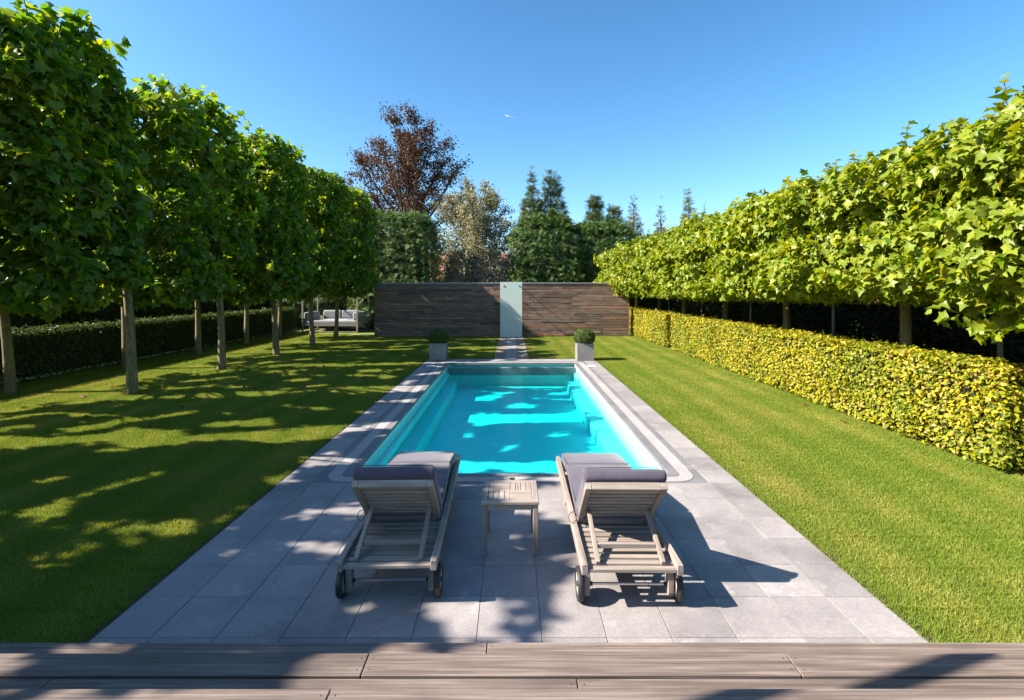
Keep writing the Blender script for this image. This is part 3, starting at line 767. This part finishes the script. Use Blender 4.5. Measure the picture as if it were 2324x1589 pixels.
leaf_v, leaf_f = palmate()
_o = [(0, 0), (-.5, .1), (-.58, .58), (-.22, .66), (0, 1.0), (.22, .66), (.58, .58), (.5, .1)]
far_v = np.array([(0, .36, 0)] + [(x, y, .55 * abs(x) - .46 * y * y) for x, y in _o]); far_f = np.array([(0, 1 + i, 1 + (i + 1) % 8) for i in range(8)])
single_leaf = {}
for key in ('plane_o', 'planer_o', 'deadleaf'):
    me = bpy.data.meshes.new('leaf'); me.from_pydata([tuple(x) for x in leaf_v], [], [tuple(int(i) for i in x) for x in leaf_f]); me.materials.append(M[key]); single_leaf[key] = me
CAMP = np.array([0, 0, EYE])
def make_trunk(t, h, r, g, lean=(0, 0), top=(0, 0)):
    mb = MB(); n = 9; pts = []; rad = []
    ph = g.random() * 6
    for i in range(n):
        f = i / (n - 1)
        pts.append((lean[0] * f + .03 * math.sin(ph + f * 4), lean[1] * f + .03 * math.cos(ph + f * 5), -.05 + (h + .05) * f))
        rad.append(r * (1.45 if i == 0 else 1.12 if i == 1 else 1) * (1 - .30 * f))
    # flare at the root collar needs a close ring
    pts.insert(1, (pts[0][0], pts[0][1], .07)); rad.insert(1, r * 1.18)
    return mb.tube(pts, rad, 14).build('trunk', M['bark'], t)
_kr = np.random.default_rng(77); _kk = 2 * math.pi / (.45 + .9 * _kr.random(18)); _ka = _kr.random(18) * 6.28; _kp = _kr.random(18) * 6.28
def sun_channel(P, thr):
    """True where the crowns have an opening; openings of neighbouring rows lie one behind the other"""
    a = P[:, 1] - .19 * P[:, 0]; b = (P[:, 2] + .80 * P[:, 0]) * .8
    f = sum(np.cos(k * (math.cos(w) * a + math.sin(w) * b) + q) for k, w, q in zip(_kk, _ka, _kp)) / 3.0
    lowf = .45 * np.sin(1.1 * a + .6 * b) + .3 * np.sin(.7 * b - 1.7 * a + 1.0)
    return f + lowf > thr
def plane_tree(label, group, x, y, off, half, zc, matkey, seed, nshell, nvol, size=(.115, .20), parts=0, shoots=0, r=.094, leaf_bias=(.55, .75), warp=1.0, ragged=.085, gaps=None, far=False):
    g = np.random.default_rng(seed)
    t = tag(empty('plane_tree', (x, y, 0)), label, 'tree', group)
    zb = zc - half[2]; top = zc + half[2] * .8
    make_trunk(t, zb + half[2] * .5, r, g, (off[0] * .12, off[1] * .12))
    br = MB()
    for k in range(12):
        a = g.random() * 6.28; z0 = zb + .1 + g.random() * half[2] * .7
        e = (off[0] + math.cos(a) * half[0] * .75, off[1] + math.sin(a) * half[1] * .8, min(top, z0 + half[2] * (.2 + .7 * g.random())))
        limb(br, (off[0] * .1, off[1] * .1, z0), e, .04, .012, g)
    limb(br, (off[0] * .1, off[1] * .1, zb + half[2] * .45), (off[0], off[1], top), r * .6, .02, g, bend=.03)
    p, o = crown_points(g, half, nshell, nvol, seed, 5.0, .07, 0.0, ragged, .76)
    a1, a2, a3 = g.random(3) * 6.28
    nsh = np.arange(len(p)) < nshell
    p[:, 1] += warp * (.20 * np.sin(1.5 * p[:, 2] + a1) + .13 * np.sin(3.4 * p[:, 2] + 1.2 * p[:, 0] + a2) + .10 * np.sin(6.1 * p[:, 2] + a3))
    p[:, 0] += warp * (.10 * np.sin(1.9 * p[:, 1] + a2) + .08 * np.sin(4.1 * p[:, 2] + a1))
    p = p + np.array([off[0], off[1], zc])
    if gaps is not None:
        ok = ~sun_channel(p + np.array([x, y, 0]), gaps); p, o, nsh = p[ok], o[ok], nsh[ok]  # leaves cut out along the sunlight to shape the dapples below
    k = len(p)
    nr = o * leaf_bias[0] + UP * leaf_bias[1] + g.normal(size=(k, 3)) * .62
    tp = o * .8 + g.normal(size=(k, 3)) * .75 - UP * .25
    sz = size[0] + (size[1] - size[0]) * g.random(k)
    ex_p, ex_n, ex_t, ex_s = [], [], [], []
    for q in range(shoots):
        u = (g.random(2) * 2 - 1) * .8
        b0 = np.array([off[0] + u[0] * half[0], off[1] + u[1] * half[1], zc + half[2] * .82])
        ht = .22 + .45 * g.random()
        e = b0 + np.array([g.normal() * .1, g.normal() * .1, ht])
        br.tube([b0, (b0 + e) / 2 + g.normal(size=3) * .02, e], [.009, .007, .004], 4)
        for w in range(6):
            f = .35 + .65 * w / 5; a = w * 2.4 + g.random()
            dr = np.array([math.cos(a), math.sin(a), .25])
            ex_p.append(b0 + (e - b0) * f); ex_t.append(dr); ex_n.append(np.array([-dr[0] * .5, -dr[1] * .5, .8]) + g.normal(size=3) * .2); ex_s.append((.20 - .11 * f) * (.8 + .5 * g.random()))
    br.build('branches', M['twig'], t)
    if ex_p:
        p = np.concatenate([p, np.array(ex_p)]); nr = np.concatenate([nr, np.array(ex_n)]); tp = np.concatenate([tp, np.array(ex_t)]); sz = np.concatenate([sz, np.array(ex_s)]); o = np.concatenate([o, np.tile(UP, (len(ex_p), 1))]); k = len(p)
    rnd = g.random(k)
    keep = np.ones(k, bool)
    if parts:
        wp = p + np.array([x, y, 0]); d = CAMP - wp; dist = np.linalg.norm(d, axis=1)
        facing = np.sum(o * d, 1) / dist
        px = np.abs(wp[:, 0] / wp[:, 1]) < 1.02
        score = facing - .02 * dist + np.pad(nsh, (0, k - len(nsh))) * .5 + px * 2
        q = np.linalg.norm((p - np.array([off[0], off[1], zc])) / np.array(half), axis=1)
        score = score + .8 * (q > .93)
        idx = np.argsort(-score)[:parts * 3]; idx = g.choice(idx, min(parts, len(idx)), replace=False); keep[idx] = False
    cr = link('crown', leaf_cloud('crown', (leaf_v, leaf_f) if (y < 11 and not far) else (far_v, far_f), p[keep], nr[keep], tp[keep], sz[keep], M[matkey], g, rnd[keep]), None, t)
    cr['kind'] = 'stuff'
    if parts:
        n_, t_, b_ = frames(p[idx], nr[idx], tp[idx])
        for i, j in enumerate(idx):
            m4 = Matrix(((b_[i][0], t_[i][0], n_[i][0], p[j][0]), (b_[i][1], t_[i][1], n_[i][1], p[j][1]), (b_[i][2], t_[i][2], n_[i][2], p[j][2]), (0, 0, 0, 1)))
            ob = bpy.data.objects.new('leaf', single_leaf[matkey + '_o']); C.objects.link(ob); ob.parent = cr
            ob.matrix_basis = m4 @ Matrix.Scale(float(sz[j]), 4)
    return t

# left: two rows of clipped plane trees; (trunk y, crown y range, x shift, half x)
ORD = ['first', 'second', 'third', 'fourth', 'fifth']
LT = [(10.57, 7.05, 9.80, -.12, 1.12), (13.8, 10.3, 13.7, 0, 1.15), (16.9, 14.1, 17.5, .05, 1.25), (20.0, 17.8, 20.9, .1, 1.3), (22.8, 21.15, 24.4, .2, 1.4)]
left_front = []
for i, (ty, y0, y1, dx, hx) in enumerate(LT):
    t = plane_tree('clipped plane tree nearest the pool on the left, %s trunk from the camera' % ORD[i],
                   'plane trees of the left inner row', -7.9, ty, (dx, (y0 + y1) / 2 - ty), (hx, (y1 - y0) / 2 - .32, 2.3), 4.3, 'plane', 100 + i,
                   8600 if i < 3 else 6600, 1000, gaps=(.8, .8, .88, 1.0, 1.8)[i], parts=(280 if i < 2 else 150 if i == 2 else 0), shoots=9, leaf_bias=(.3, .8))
    left_front.append(t)
# trees of the same row beside and behind the camera (they throw the shade on the terrace)
for i, y in enumerate((6.3, 3.35, 0.3)):
    plane_tree('clipped plane tree of the left inner row beside the deck', 'plane trees of the left inner row', -7.9, y, (0, -1.05), (1.05, 1.08, 2.0), 3.95, 'plane', 140 + i, 5600, 800, shoots=5, gaps=(.85, .95, 1.1)[i], far=i > 0)
for i, (ty, y0, y1, dx, hx) in enumerate(LT):
    plane_tree('clipped plane tree before the left hedge, %s trunk of the outer row from the camera' % ORD[i], 'plane trees of the left outer row', -10.45, ty, (dx, (y0 + y1) / 2 - ty - .45), (hx, (y1 - y0) / 2 - .3, 2.25), 4.25, 'plane', 120 + i, 4400, 600, gaps=(.8, .8, .88, 1.0, 1.8)[i], far=True, shoots=4)
for i, y in enumerate((6.3, 3.35)):
    plane_tree('clipped plane tree of the left outer row beside the deck', 'plane trees of the left outer row', -10.45, y, (0, -1.5), (1.05, 1.08, 2.0), 3.95, 'plane', 150 + i, 4200, 600, gaps=.74, far=True)
# right: one continuous row behind the low hedge
RY = [5.05, 8.66, 12.27, 15.9, 19.6, 23.1, 27.3]
RO = ['trunk just outside the frame, nearest the camera', 'first trunk from the camera', 'second trunk from the camera', 'third trunk from the camera', 'fourth trunk from the camera', 'fifth trunk from the camera', 'sixth trunk, beyond the wall']
for i, y in enumerate(RY):
    hx = 1.45 if i < 5 else 1.75
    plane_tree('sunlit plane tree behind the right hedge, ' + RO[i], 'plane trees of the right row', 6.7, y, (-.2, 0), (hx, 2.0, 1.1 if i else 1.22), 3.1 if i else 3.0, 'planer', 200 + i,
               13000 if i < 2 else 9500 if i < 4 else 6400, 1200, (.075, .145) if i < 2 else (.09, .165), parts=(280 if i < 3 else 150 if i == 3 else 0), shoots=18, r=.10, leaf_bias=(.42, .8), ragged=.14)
for k, y in enumerate((6.85, 10.4, 14.0, 17.6, 21.3)):
    t = tag(empty('trellis_post', (6.6, y, 0)), 'slim dark steel post behind the right hedge, %s from the camera' % ORD[k], 'post', 'steel posts of the right tree row')
    MB().tube([(0, 0, 0), (0, 0, 3.4)], .035, 14).build('pole', M['post'], t)
    bx('base_plate', (-.08, -.08, 0), (.08, .08, .012), M['post'], t)
    MB().lathe([(.0005, 3.4), (.04, 3.4), (.04, 3.415), (.0005, 3.43)], 'z', 14).build('cap', M['post'], t)
    MB().tube([(0, -1.7, 2.3), (0, 1.7, 2.3)], .012, 6).build('cross_bar', M['post'], t)

# ---------------------------------------------------------------- hedges
def hedge(name, label, x0, x1, y0, y1, h, mat, seed, dens, size, cat='hedge', group=None, shape=None, faces='LRFBT', gap=.06, rough=.03, core_in=.09, sprig=0):
    g = np.random.default_rng(seed); t = tag(empty(name, ((x0 + x1) / 2, (y0 + y1) / 2, 0)), label, cat, group)
    w, l = x1 - x0, y1 - y0; P, O = [], []
    def face(n, f, o):
        u = g.random((n, 2)); P.append(f(u)); O.append(np.tile(np.array(o, float), (n, 1)))
    zz = lambda u: gap + (h - gap) * u
    if 'L' in faces: face(int(l * h * dens), lambda u: np.stack([np.full(len(u), -w / 2), (u[:, 0] - .5) * l, zz(u[:, 1])], 1), (-1, 0, 0))
    if 'R' in faces: face(int(l * h * dens), lambda u: np.stack([np.full(len(u), w / 2), (u[:, 0] - .5) * l, zz(u[:, 1])], 1), (1, 0, 0))
    if 'F' in faces: face(int(w * h * dens), lambda u: np.stack([(u[:, 0] - .5) * w, np.full(len(u), -l / 2), zz(u[:, 1])], 1), (0, -1, 0))
    if 'B' in faces: face(int(w * h * dens), lambda u: np.stack([(u[:, 0] - .5) * w, np.full(len(u), l / 2), zz(u[:, 1])], 1), (0, 1, 0))
    if 'T' in faces: face(int(w * l * dens), lambda u: np.stack([(u[:, 0] - .5) * w, (u[:, 1] - .5) * l, np.full(len(u), h)], 1), (0, 0, 1))
    p = np.concatenate(P); o = np.concatenate(O); k = len(p)
    dep = -g.random(k) ** 1.5 * .10 + rough * lump(p, seed, 3.1) + g.normal(size=k) * .012
    p = p + o * dep[:, None]
    if sprig:
        top = o[:, 2] > .9; up = top & (g.random(k) < sprig); p[up, 2] += g.random(up.sum()) * .09
    nr = o * .75 + UP * .5 + g.normal(size=(k, 3)) * .45; tp = o * .6 + UP * .05 + g.normal(size=(k, 3)) * .8
    sz = size[0] + (size[1] - size[0]) * g.random(k)
    fo = link('foliage', leaf_cloud('foliage', shape or simple_leaf(.62), p, nr, tp, sz, M[mat], g), None, t); fo['kind'] = 'stuff'
    c = core_in
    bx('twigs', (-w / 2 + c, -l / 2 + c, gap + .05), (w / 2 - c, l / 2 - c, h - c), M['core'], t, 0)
    st = MB(); n = max(3, int(l / .35))
    for i in range(n):
        yq = -l / 2 + c + (l - 2 * c) * (i + .5) / n
        st.tube([(g.normal() * .03, yq, -.03), (g.normal() * .03, yq + g.normal() * .03, gap + .12)], .014, 5)
    s = st.build('stems', M['twig'], t); s['kind'] = 'stuff'
    return t
hedge('hedge', 'bright yellow green clipped hedge in front of the right trees, long near section', 5.72, 6.34, 5.9, 18.2, 1.26, 'hornbeam', 31, 1250, (.05, .082), group='right low hedge', faces='LFBT', sprig=.08)
hedge('hedge', 'bright yellow green clipped hedge beside the timber wall, short far section', 5.72, 6.34, 18.9, 25.2, 1.26, 'hornbeam', 32, 900, (.06, .09), group='right low hedge', faces='LFT', sprig=.08)
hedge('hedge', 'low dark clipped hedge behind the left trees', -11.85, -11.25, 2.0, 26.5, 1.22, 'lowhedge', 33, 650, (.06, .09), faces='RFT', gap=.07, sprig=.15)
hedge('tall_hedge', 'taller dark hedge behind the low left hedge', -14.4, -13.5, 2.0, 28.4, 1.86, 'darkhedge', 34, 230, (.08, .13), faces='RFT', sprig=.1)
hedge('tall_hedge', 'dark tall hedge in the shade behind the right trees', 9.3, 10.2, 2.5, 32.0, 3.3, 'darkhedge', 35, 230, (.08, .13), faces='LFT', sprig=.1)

# ---------------------------------------------------------------- planters with boxwood
def planter(label, x0, y0):
    t = tag(empty('planter', (x0 + .257, y0 + .257, 0)), label, 'planter', 'concrete planters at the far pool corners')
    s = .257
    for nm, lo, hi in (('side_panel', (-s, -s, .002), (s, -s + .035, .52)), ('side_panel', (-s, s - .035, .002), (s, s, .52)),
                       ('side_panel', (-s, -s + .036, .002), (-s + .035, s - .036, .519)), ('side_panel', (s - .035, -s + .036, .002), (s, s - .036, .519))):
        bx(nm, lo, hi, M['concrete'], t, .005)
    bx('soil', (-s + .036, -s + .036, .1), (s - .036, s - .036, .47), M['soil'], t, 0)
    return t
def boxball(label, x, y, seed):
    g = np.random.default_rng(seed)
    t = tag(empty('boxwood', (x, y, .47)), label, 'shrub', 'clipped boxwood domes')
    MB().tube([(0, 0, -.02), (.01, 0, .2)], .02, 8).build('stem', M['twig'], t)
    n = 5200
    d = unit(g.normal(size=(n * 2, 3))); d = d[d[:, 2] > -.62][:n]; n = len(d)
    rad = np.array([.325, .325, .275]); p = d * rad * (1 - .10 * g.random((n, 1)) ** 2 + .02 * lump(d * 3, seed)[:, None]); p[:, 2] += .225
    nr = d * .9 + g.normal(size=(n, 3)) * .5; tp = g.normal(size=(n, 3)) + d * .5
    c = link('foliage', leaf_cloud('foliage', simple_leaf(.6), p, nr, tp, .022 + .016 * g.random(n), M['box'], g), None, t); c['kind'] = 'stuff'
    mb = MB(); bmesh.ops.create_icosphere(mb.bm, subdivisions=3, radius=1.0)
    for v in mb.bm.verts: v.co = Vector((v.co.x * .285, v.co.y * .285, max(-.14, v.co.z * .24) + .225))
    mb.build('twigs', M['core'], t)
planter('square grey concrete planter at the far left pool corner', -2.535, 15.5); boxball('shaded clipped boxwood dome in the left planter', -2.278, 15.757, 51)
planter('square grey concrete planter at the far right pool corner', 1.983, 15.42); boxball('sunlit clipped boxwood dome in the right planter', 2.24, 15.677, 52)

# ---------------------------------------------------------------- daybed behind the left trees
db = tag(empty('daybed', (-9.2, 26.6, 0)), 'pale wooden daybed with light grey cushions and tall corner posts behind the left trees', 'daybed')
hw, hd = 1.38, 1.0
for sx in (-1, 1):
    for sy in (-1, 1): bx('post', (sx * hw - .035, sy * hd - .035, 0), (sx * hw + .035, sy * hd + .035, 2.35), M['teak_z'], db, .004)
    bx('top_rail', (sx * hw - .03, -hd + .036, 2.27), (sx * hw + .03, hd - .036, 2.34), M['teak_y'], db)
    for z0 in (.36, .56): bx('side_board', (sx * hw - .02, -hd + .036, z0), (sx * hw + .02, hd - .036, z0 + .195), M['teak_y'], db)
    bx('arm_cushion', (sx * (hw - .14) - .11, -hd + .05, .62), (sx * (hw - .14) + .11, hd - .3, 1.02), M['pale_cloth'], db, .05)
    bx('ground_rail', (sx * hw - .03, -hd + .036, .0), (sx * hw + .03, hd - .036, .06), M['teak_y'], db)
for sy in (-1, 1):
    bx('top_rail', (-hw + .036, sy * hd - .03, 2.27), (hw - .036, sy * hd + .03, 2.34), M['teak_x'], db)
    bx('seat_rail', (-hw + .036, sy * hd - .02, .33), (hw - .036, sy * hd + .02, .42), M['teak_x'], db)
    bx('ground_rail', (-hw + .036, sy * hd - .03, .0), (hw - .036, sy * hd + .03, .06), M['teak_x'], db)
bx('back_board', (-hw + .036, hd - .02, .42), (hw - .036, hd + .02, .76), M['teak_x'], db)
bx('seat_base', (-hw + .03, -hd + .03, .345), (hw - .03, hd - .03, .40), M['teak_x'], db)
bx('seat_cushion', (-hw + .04, -hd + .0, .405), (hw - .04, hd - .06, .615), M['pale_cloth'], db, .045)
for x0, x1 in ((-.98, -.01), (.01, .98)): bx('back_cushion', (x0, hd - .30, .62), (x1, hd - .07, 1.07), M['pale_cloth'], db, .06)

# ---------------------------------------------------------------- trees beyond the wall
def conifer_mass(name, label, cat, x, y, half, h, mat, seed, n, size, taper, expo=3.0, rough=.14, group=None, spires=()):
    g = np.random.default_rng(seed); t = tag(empty(name, (x, y, 0)), label, cat, group)
    MB().tube([(0, 0, -.05), (.03, 0, h * .5), (0, 0, h * .92)], [.16, .12, .03], 8).build('trunk', M['twig'], t)
    p, o = crown_points(g, (half[0], half[1], h / 2), int(n * .8), int(n * .2), seed, expo, rough, taper, .05)
    p[:, 2] += h / 2 + .08
    if spires:
        for (sx, sh, sr) in spires:
            m_ = int(n * .06); f = g.random(m_) ** .7; a = g.random(m_) * 6.28; rr = sr * (1 - f) * (.5 + .5 * g.random(m_))
            p = np.concatenate([p, np.stack([sx + rr * np.cos(a), rr * np.sin(a), h * .9 + sh * f], 1)]); o = np.concatenate([o, np.stack([np.cos(a), np.sin(a), np.full(m_, .3)], 1)])
    k = len(p)
    nr = o * .6 + UP * .35 + g.normal(size=(k, 3)) * .4; tp = o * .75 + UP * .55 + g.normal(size=(k, 3)) * .4
    c = link('crown', leaf_cloud('crown', frond(.55), p, nr, tp, size[0] + (size[1] - size[0]) * g.random(k), M[mat], g), None, t); c['kind'] = 'stuff'
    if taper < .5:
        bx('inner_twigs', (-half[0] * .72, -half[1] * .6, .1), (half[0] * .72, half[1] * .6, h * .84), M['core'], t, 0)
    return t
def branchy(name, label, x, y, h, spread, base, mat, seed, nlimb, leaf, nleaf, tr, twig='twig', up=.9, group=None, droop=0.0, shape=None):
    """tree of ascending limbs, side branches and leaf sprays along them"""
    g = np.random.default_rng(seed); t = tag(empty(name, (x, y, 0)), label, 'tree', group)
    MB().tube([(0, 0, -.05), (.05, .02, base), (.1, 0, h * .55), (.0, 0, h * .8)], [tr * 1.3, tr, tr * .6, tr * .2], 10).build('trunk', M[twig], t)
    br = MB(); tips = []
    for i in range(nlimb):
        f = (i + .5) / nlimb; z0 = base * .7 + (h * .62 - base * .7) * f
        a = i * 2.4 + g.normal() * .3
        reach = spread * (1.05 - .75 * f ** 1.4) * (.8 + .35 * g.random())
        e = np.array([math.cos(a) * reach, math.sin(a) * reach, min(h, z0 + (h - z0) * (.22 + .72 * f) * (.85 + .3 * g.random()))])
        pts = limb(br, (.06, 0, z0), e, tr * .42 * (1 - .5 * f), .02, g, 5, .07, 6)
        for k in range(9):
            s = .28 + .72 * (k + g.random()) / 9; b0 = pts[0] + (pts[-1] - pts[0]) * s
            b0 = np.array(pts[min(len(pts) - 1, int(s * (len(pts) - 1)))]) * .5 + b0 * .5
            dv = unit((e - np.array(pts[0]))[None])[0] + g.normal(size=3) * .75; dv[2] = abs(dv[2]) * up - droop; dv = unit(dv[None])[0]
            e2 = b0 + dv * reach * (.22 + .25 * g.random())
            br.tube([b0, (b0 + e2) / 2 + g.normal(size=3) * .06, e2], [.022, .015, .006], 4, False); tips.append((b0, e2))
        tips.append((pts[-2], pts[-1]))
    b = br.build('branches', M[twig], t)
    A = np.array([q[0] for q in tips]); B = np.array([q[1] for q in tips]); n = nleaf
    i = g.integers(0, len(A), n); f = g.random(n)[:, None] ** .8
    p = A[i] + (B[i] - A[i]) * f * 1.06 + g.normal(size=(n, 3)) * np.array([.2, .2, .15]) * spread / 4
    p = p[p[:, 2] < h * 1.01]; n = len(p)
    nr = UP * .7 + g.normal(size=(n, 3)) * .6; tp = g.normal(size=(n, 3)) + np.array([0, 0, -.2])
    c = link('crown', leaf_cloud('crown', shape or simple_leaf(.65), p, nr, tp, leaf[0] + (leaf[1] - leaf[0]) * g.random(n), M[mat], g), None, t); c['kind'] = 'stuff'
    return t
CF = 'conifer hedge trees behind the timber wall'
conifer_mass('conifer', 'dense dark green conifer screen behind the left end of the wall', 'tree', -6.5, 28.6, (2.3, 1.3), 6.3, 'conifer', 61, 11500, (.20, .36), .06, 5, .08, CF, [(1.5, .6, .6), (.6, .5, .6), (-.4, .6, .6), (-1.4, .5, .6)])
conifer_mass('conifer', 'dark conifer screen behind the daybed and left trees', 'tree', -12.2, 29.2, (3.4, 1.2), 6.2, 'conifer', 62, 5000, (.3, .5), .1, 4, .1, CF)
conifer_mass('conifer', 'broad dark green conifer just right of the frosted panel', 'tree', 1.85, 29.4, (2.15, 1.3), 6.2, 'conifer', 63, 11000, (.20, .36), .12, 4.5, .10, CF, [(-1.0, .6, .6), (-.2, .9, .7), (.5, 1.1, .7), (1.2, .6, .6)])
conifer_mass('conifer', 'dark green conifer behind the right half of the wall', 'tree', 5.2, 30.0, (2.1, 1.3), 6.0, 'conifer', 64, 10500, (.20, .36), .10, 4.5, .10, CF, [(-1.2, .5, .6), (-.3, .6, .5), (.5, .5, .6), (1.3, .4, .6)])
conifer_mass('conifer', 'dark conifer behind the far end of the right tree row', 'tree', 9.2, 31.5, (2.2, 1.3), 5.3, 'conifer', 65, 4000, (.3, .5), .2, 3.2, .14, CF)
conifer_mass('conifer', 'slim pointed olive conifer, left one of the tall pair', 'tree', 1.3, 33.0, (1.35, 1.0), 9.3, 'conifer2', 66, 8000, (.22, .42), .72, 2.3, .15, 'tall conifers')
conifer_mass('conifer', 'tall pointed olive conifer, right and broader one of the tall pair', 'tree', 2.55, 33.6, (2.3, 1.4), 9.5, 'conifer2', 67, 12500, (.22, .42), .70, 2.3, .18, 'tall conifers')
conifer_mass('conifer', 'round topped olive conifer above the right half of the wall', 'tree', 5.4, 33.5, (1.35, 1.0), 8.1, 'conifer2', 68, 8000, (.22, .42), .55, 2.6, .2, 'tall conifers')
conifer_mass('conifer', 'shorter drooping olive conifer right of the round topped one', 'tree', 6.75, 33.5, (1.2, .9), 7.6, 'conifer2', 69, 6500, (.22, .42), .55, 2.6, .2, 'tall conifers')
conifer_mass('conifer', 'thin brownish conifer tip above the right tree row, leftmost of three', 'tree', 9.6, 40, (1.5, 1.2), 9.4, 'rust', 71, 3600, (.28, .5), .86, 2, .3, 'thin far conifers')
conifer_mass('conifer', 'small brownish conifer tip above the right tree row, middle of three', 'tree', 13.2, 45, (1.5, 1.2), 9.9, 'rust', 72, 3200, (.28, .5), .86, 2, .3, 'thin far conifers')
conifer_mass('conifer', 'dark ragged conifer above the right tree row, rightmost of three', 'tree', 15.7, 45, (1.3, 1.2), 11.2, 'conifer2', 73, 3200, (.35, .6), .8, 2, .3, 'thin far conifers')
branchy('copper_beech', 'tall purple brown copper beech behind the left end of the wall', -8.2, 40, 16.4, 4.9, 5.0, 'copper', 81, 40, (.13, .23), 31000, .34, up=.75)
branchy('willow_tree', 'sparse grey green tree with thin bare twigs behind the wall centre', -2.35, 31.0, 8.8, 3.0, 2.0, 'grey', 82, 44, (.09, .17), 25000, .13, 'greytwig', up=1.3)
g = np.random.default_rng(83)
sh = tag(empty('shrub', (-2.1, 29.2, 0)), 'bushy grey green shrub rising behind the wall left of the panel', 'shrub')
p, o = crown_points(g, (2.35, 1.0, 2.2), 10500, 2500, 83, 2.6, .24, .22); p[:, 2] += 2.3
c = link('foliage', leaf_cloud('foliage', simple_leaf(.55), p, o * .6 + UP * .4 + g.normal(size=p.shape) * .5, o + g.normal(size=p.shape) * .8, .10 + .10 * g.random(len(p)), M['grey'], g), None, sh); c['kind'] = 'stuff'
mb = MB()
for k in range(9): limb(mb, (g.normal() * .2, g.normal() * .1, -.02), (g.normal() * 1.0, g.normal() * .4, 2.5 + g.random() * 1.5), .04, .01, g)
mb.build('stems', M['greytwig'], sh)
# house glimpsed through the foliage
ho = tag(empty('house', (-4.6, 47, -2.0)), 'pinkish brick house glimpsed through the trees behind the wall', 'house')
bx('wall', (-4, -3, 0), (4, 3, 4.6), M['brick'], ho, 0)
MB().prism([(-3.3, 4.6), (3.3, 4.6), (0, 7.6)], -4.3, 4.3).build('roof', M['roof'], ho, rot=(R(90), 0, R(90)))
for x in (-2.2, 1.4):
    w = bx('window', (x, -3.06, 1.2), (x + 1.0, -2.99, 2.7), M['white'], ho, .01); bx('pane', (x + .08, -3.08, 1.28), (x + .92, -3.061, 2.62), M['pane'], w, 0)

# ---------------------------------------------------------------- small things
fl = []
g = np.random.default_rng(91)
spots = [(-6.6, 10.6), (-6.2, 10.2), (-5.9, 11.1), (-5.5, 10.9), (-5.1, 11.6), (-6.9, 9.6), (-6.1, 9.3), (-4.6, 11.2), (-8.6, 10.1), (-8.9, 11.3), (-7.2, 8.5), (-5.7, 7.9), (-4.9, 12.6),
         (-6.0, 12.9), (-7.1, 12.0), (-5.2, 14.1), (-6.4, 15.2), (-4.4, 8.6), (-3.9, 3.6), (-3.4, 3.3), (-4.2, 3.1), (-8.1, 7.7), (-9.4, 12.8), (-3.6, 12.2), (-6.7, 17.2), (3.3, 17.4), (5.35, 8.2), (5.4, 9.4)]
for (x, y) in spots:
    s = .055 + .04 * g.random()
    o = link('fallen_leaf', single_leaf['deadleaf'], None, None, (x, y, .028), (g.normal() * .35, g.normal() * .35, g.random() * 6.28), (s * 1.3, s * 1.3, s * 1.3))
    tag(o, 'curled reddish brown leaf fallen on the mown lawn', 'leaf', 'fallen leaves on the lawn')
# unseen timber post and beam, added to cast a strip of shade on the deck
pg = tag(empty('shade_caster', (-5.2, 1.3, 0)), 'unseen timber post and long beam added to shade a strip of the deck', 'shade_caster')
bx('post', (-.27, -.75, 0), (-.13, -.61, 3.728), M['teak_z'], pg)
b0, b1 = Vector((-.38, -.78, 3.80)), Vector((3.22, .47, 3.80)); d = b1 - b0
o = bx('beam', (0, -.045, -.07), (d.length, .045, .07), M['teak_x'], pg); o.location = b0; o.rotation_euler = (0, 0, math.atan2(d.y, d.x))
# contrail
a, b_ = Vector(((1145 - 1160) / 1150 * 8000, 8000, EYE + (658 - 262) / 1150 * 8000)), Vector(((1182 - 1160) / 1150 * 8000, 8000, EYE + (658 - 271) / 1150 * 8000))
tag(MB().tube([a, a.lerp(b_, .35), a.lerp(b_, .7), b_], [2.6, 2.2, 1.4, .4], 8).build('contrail', M['contrail']), 'short thin white contrail in the clear blue sky', 'contrail')
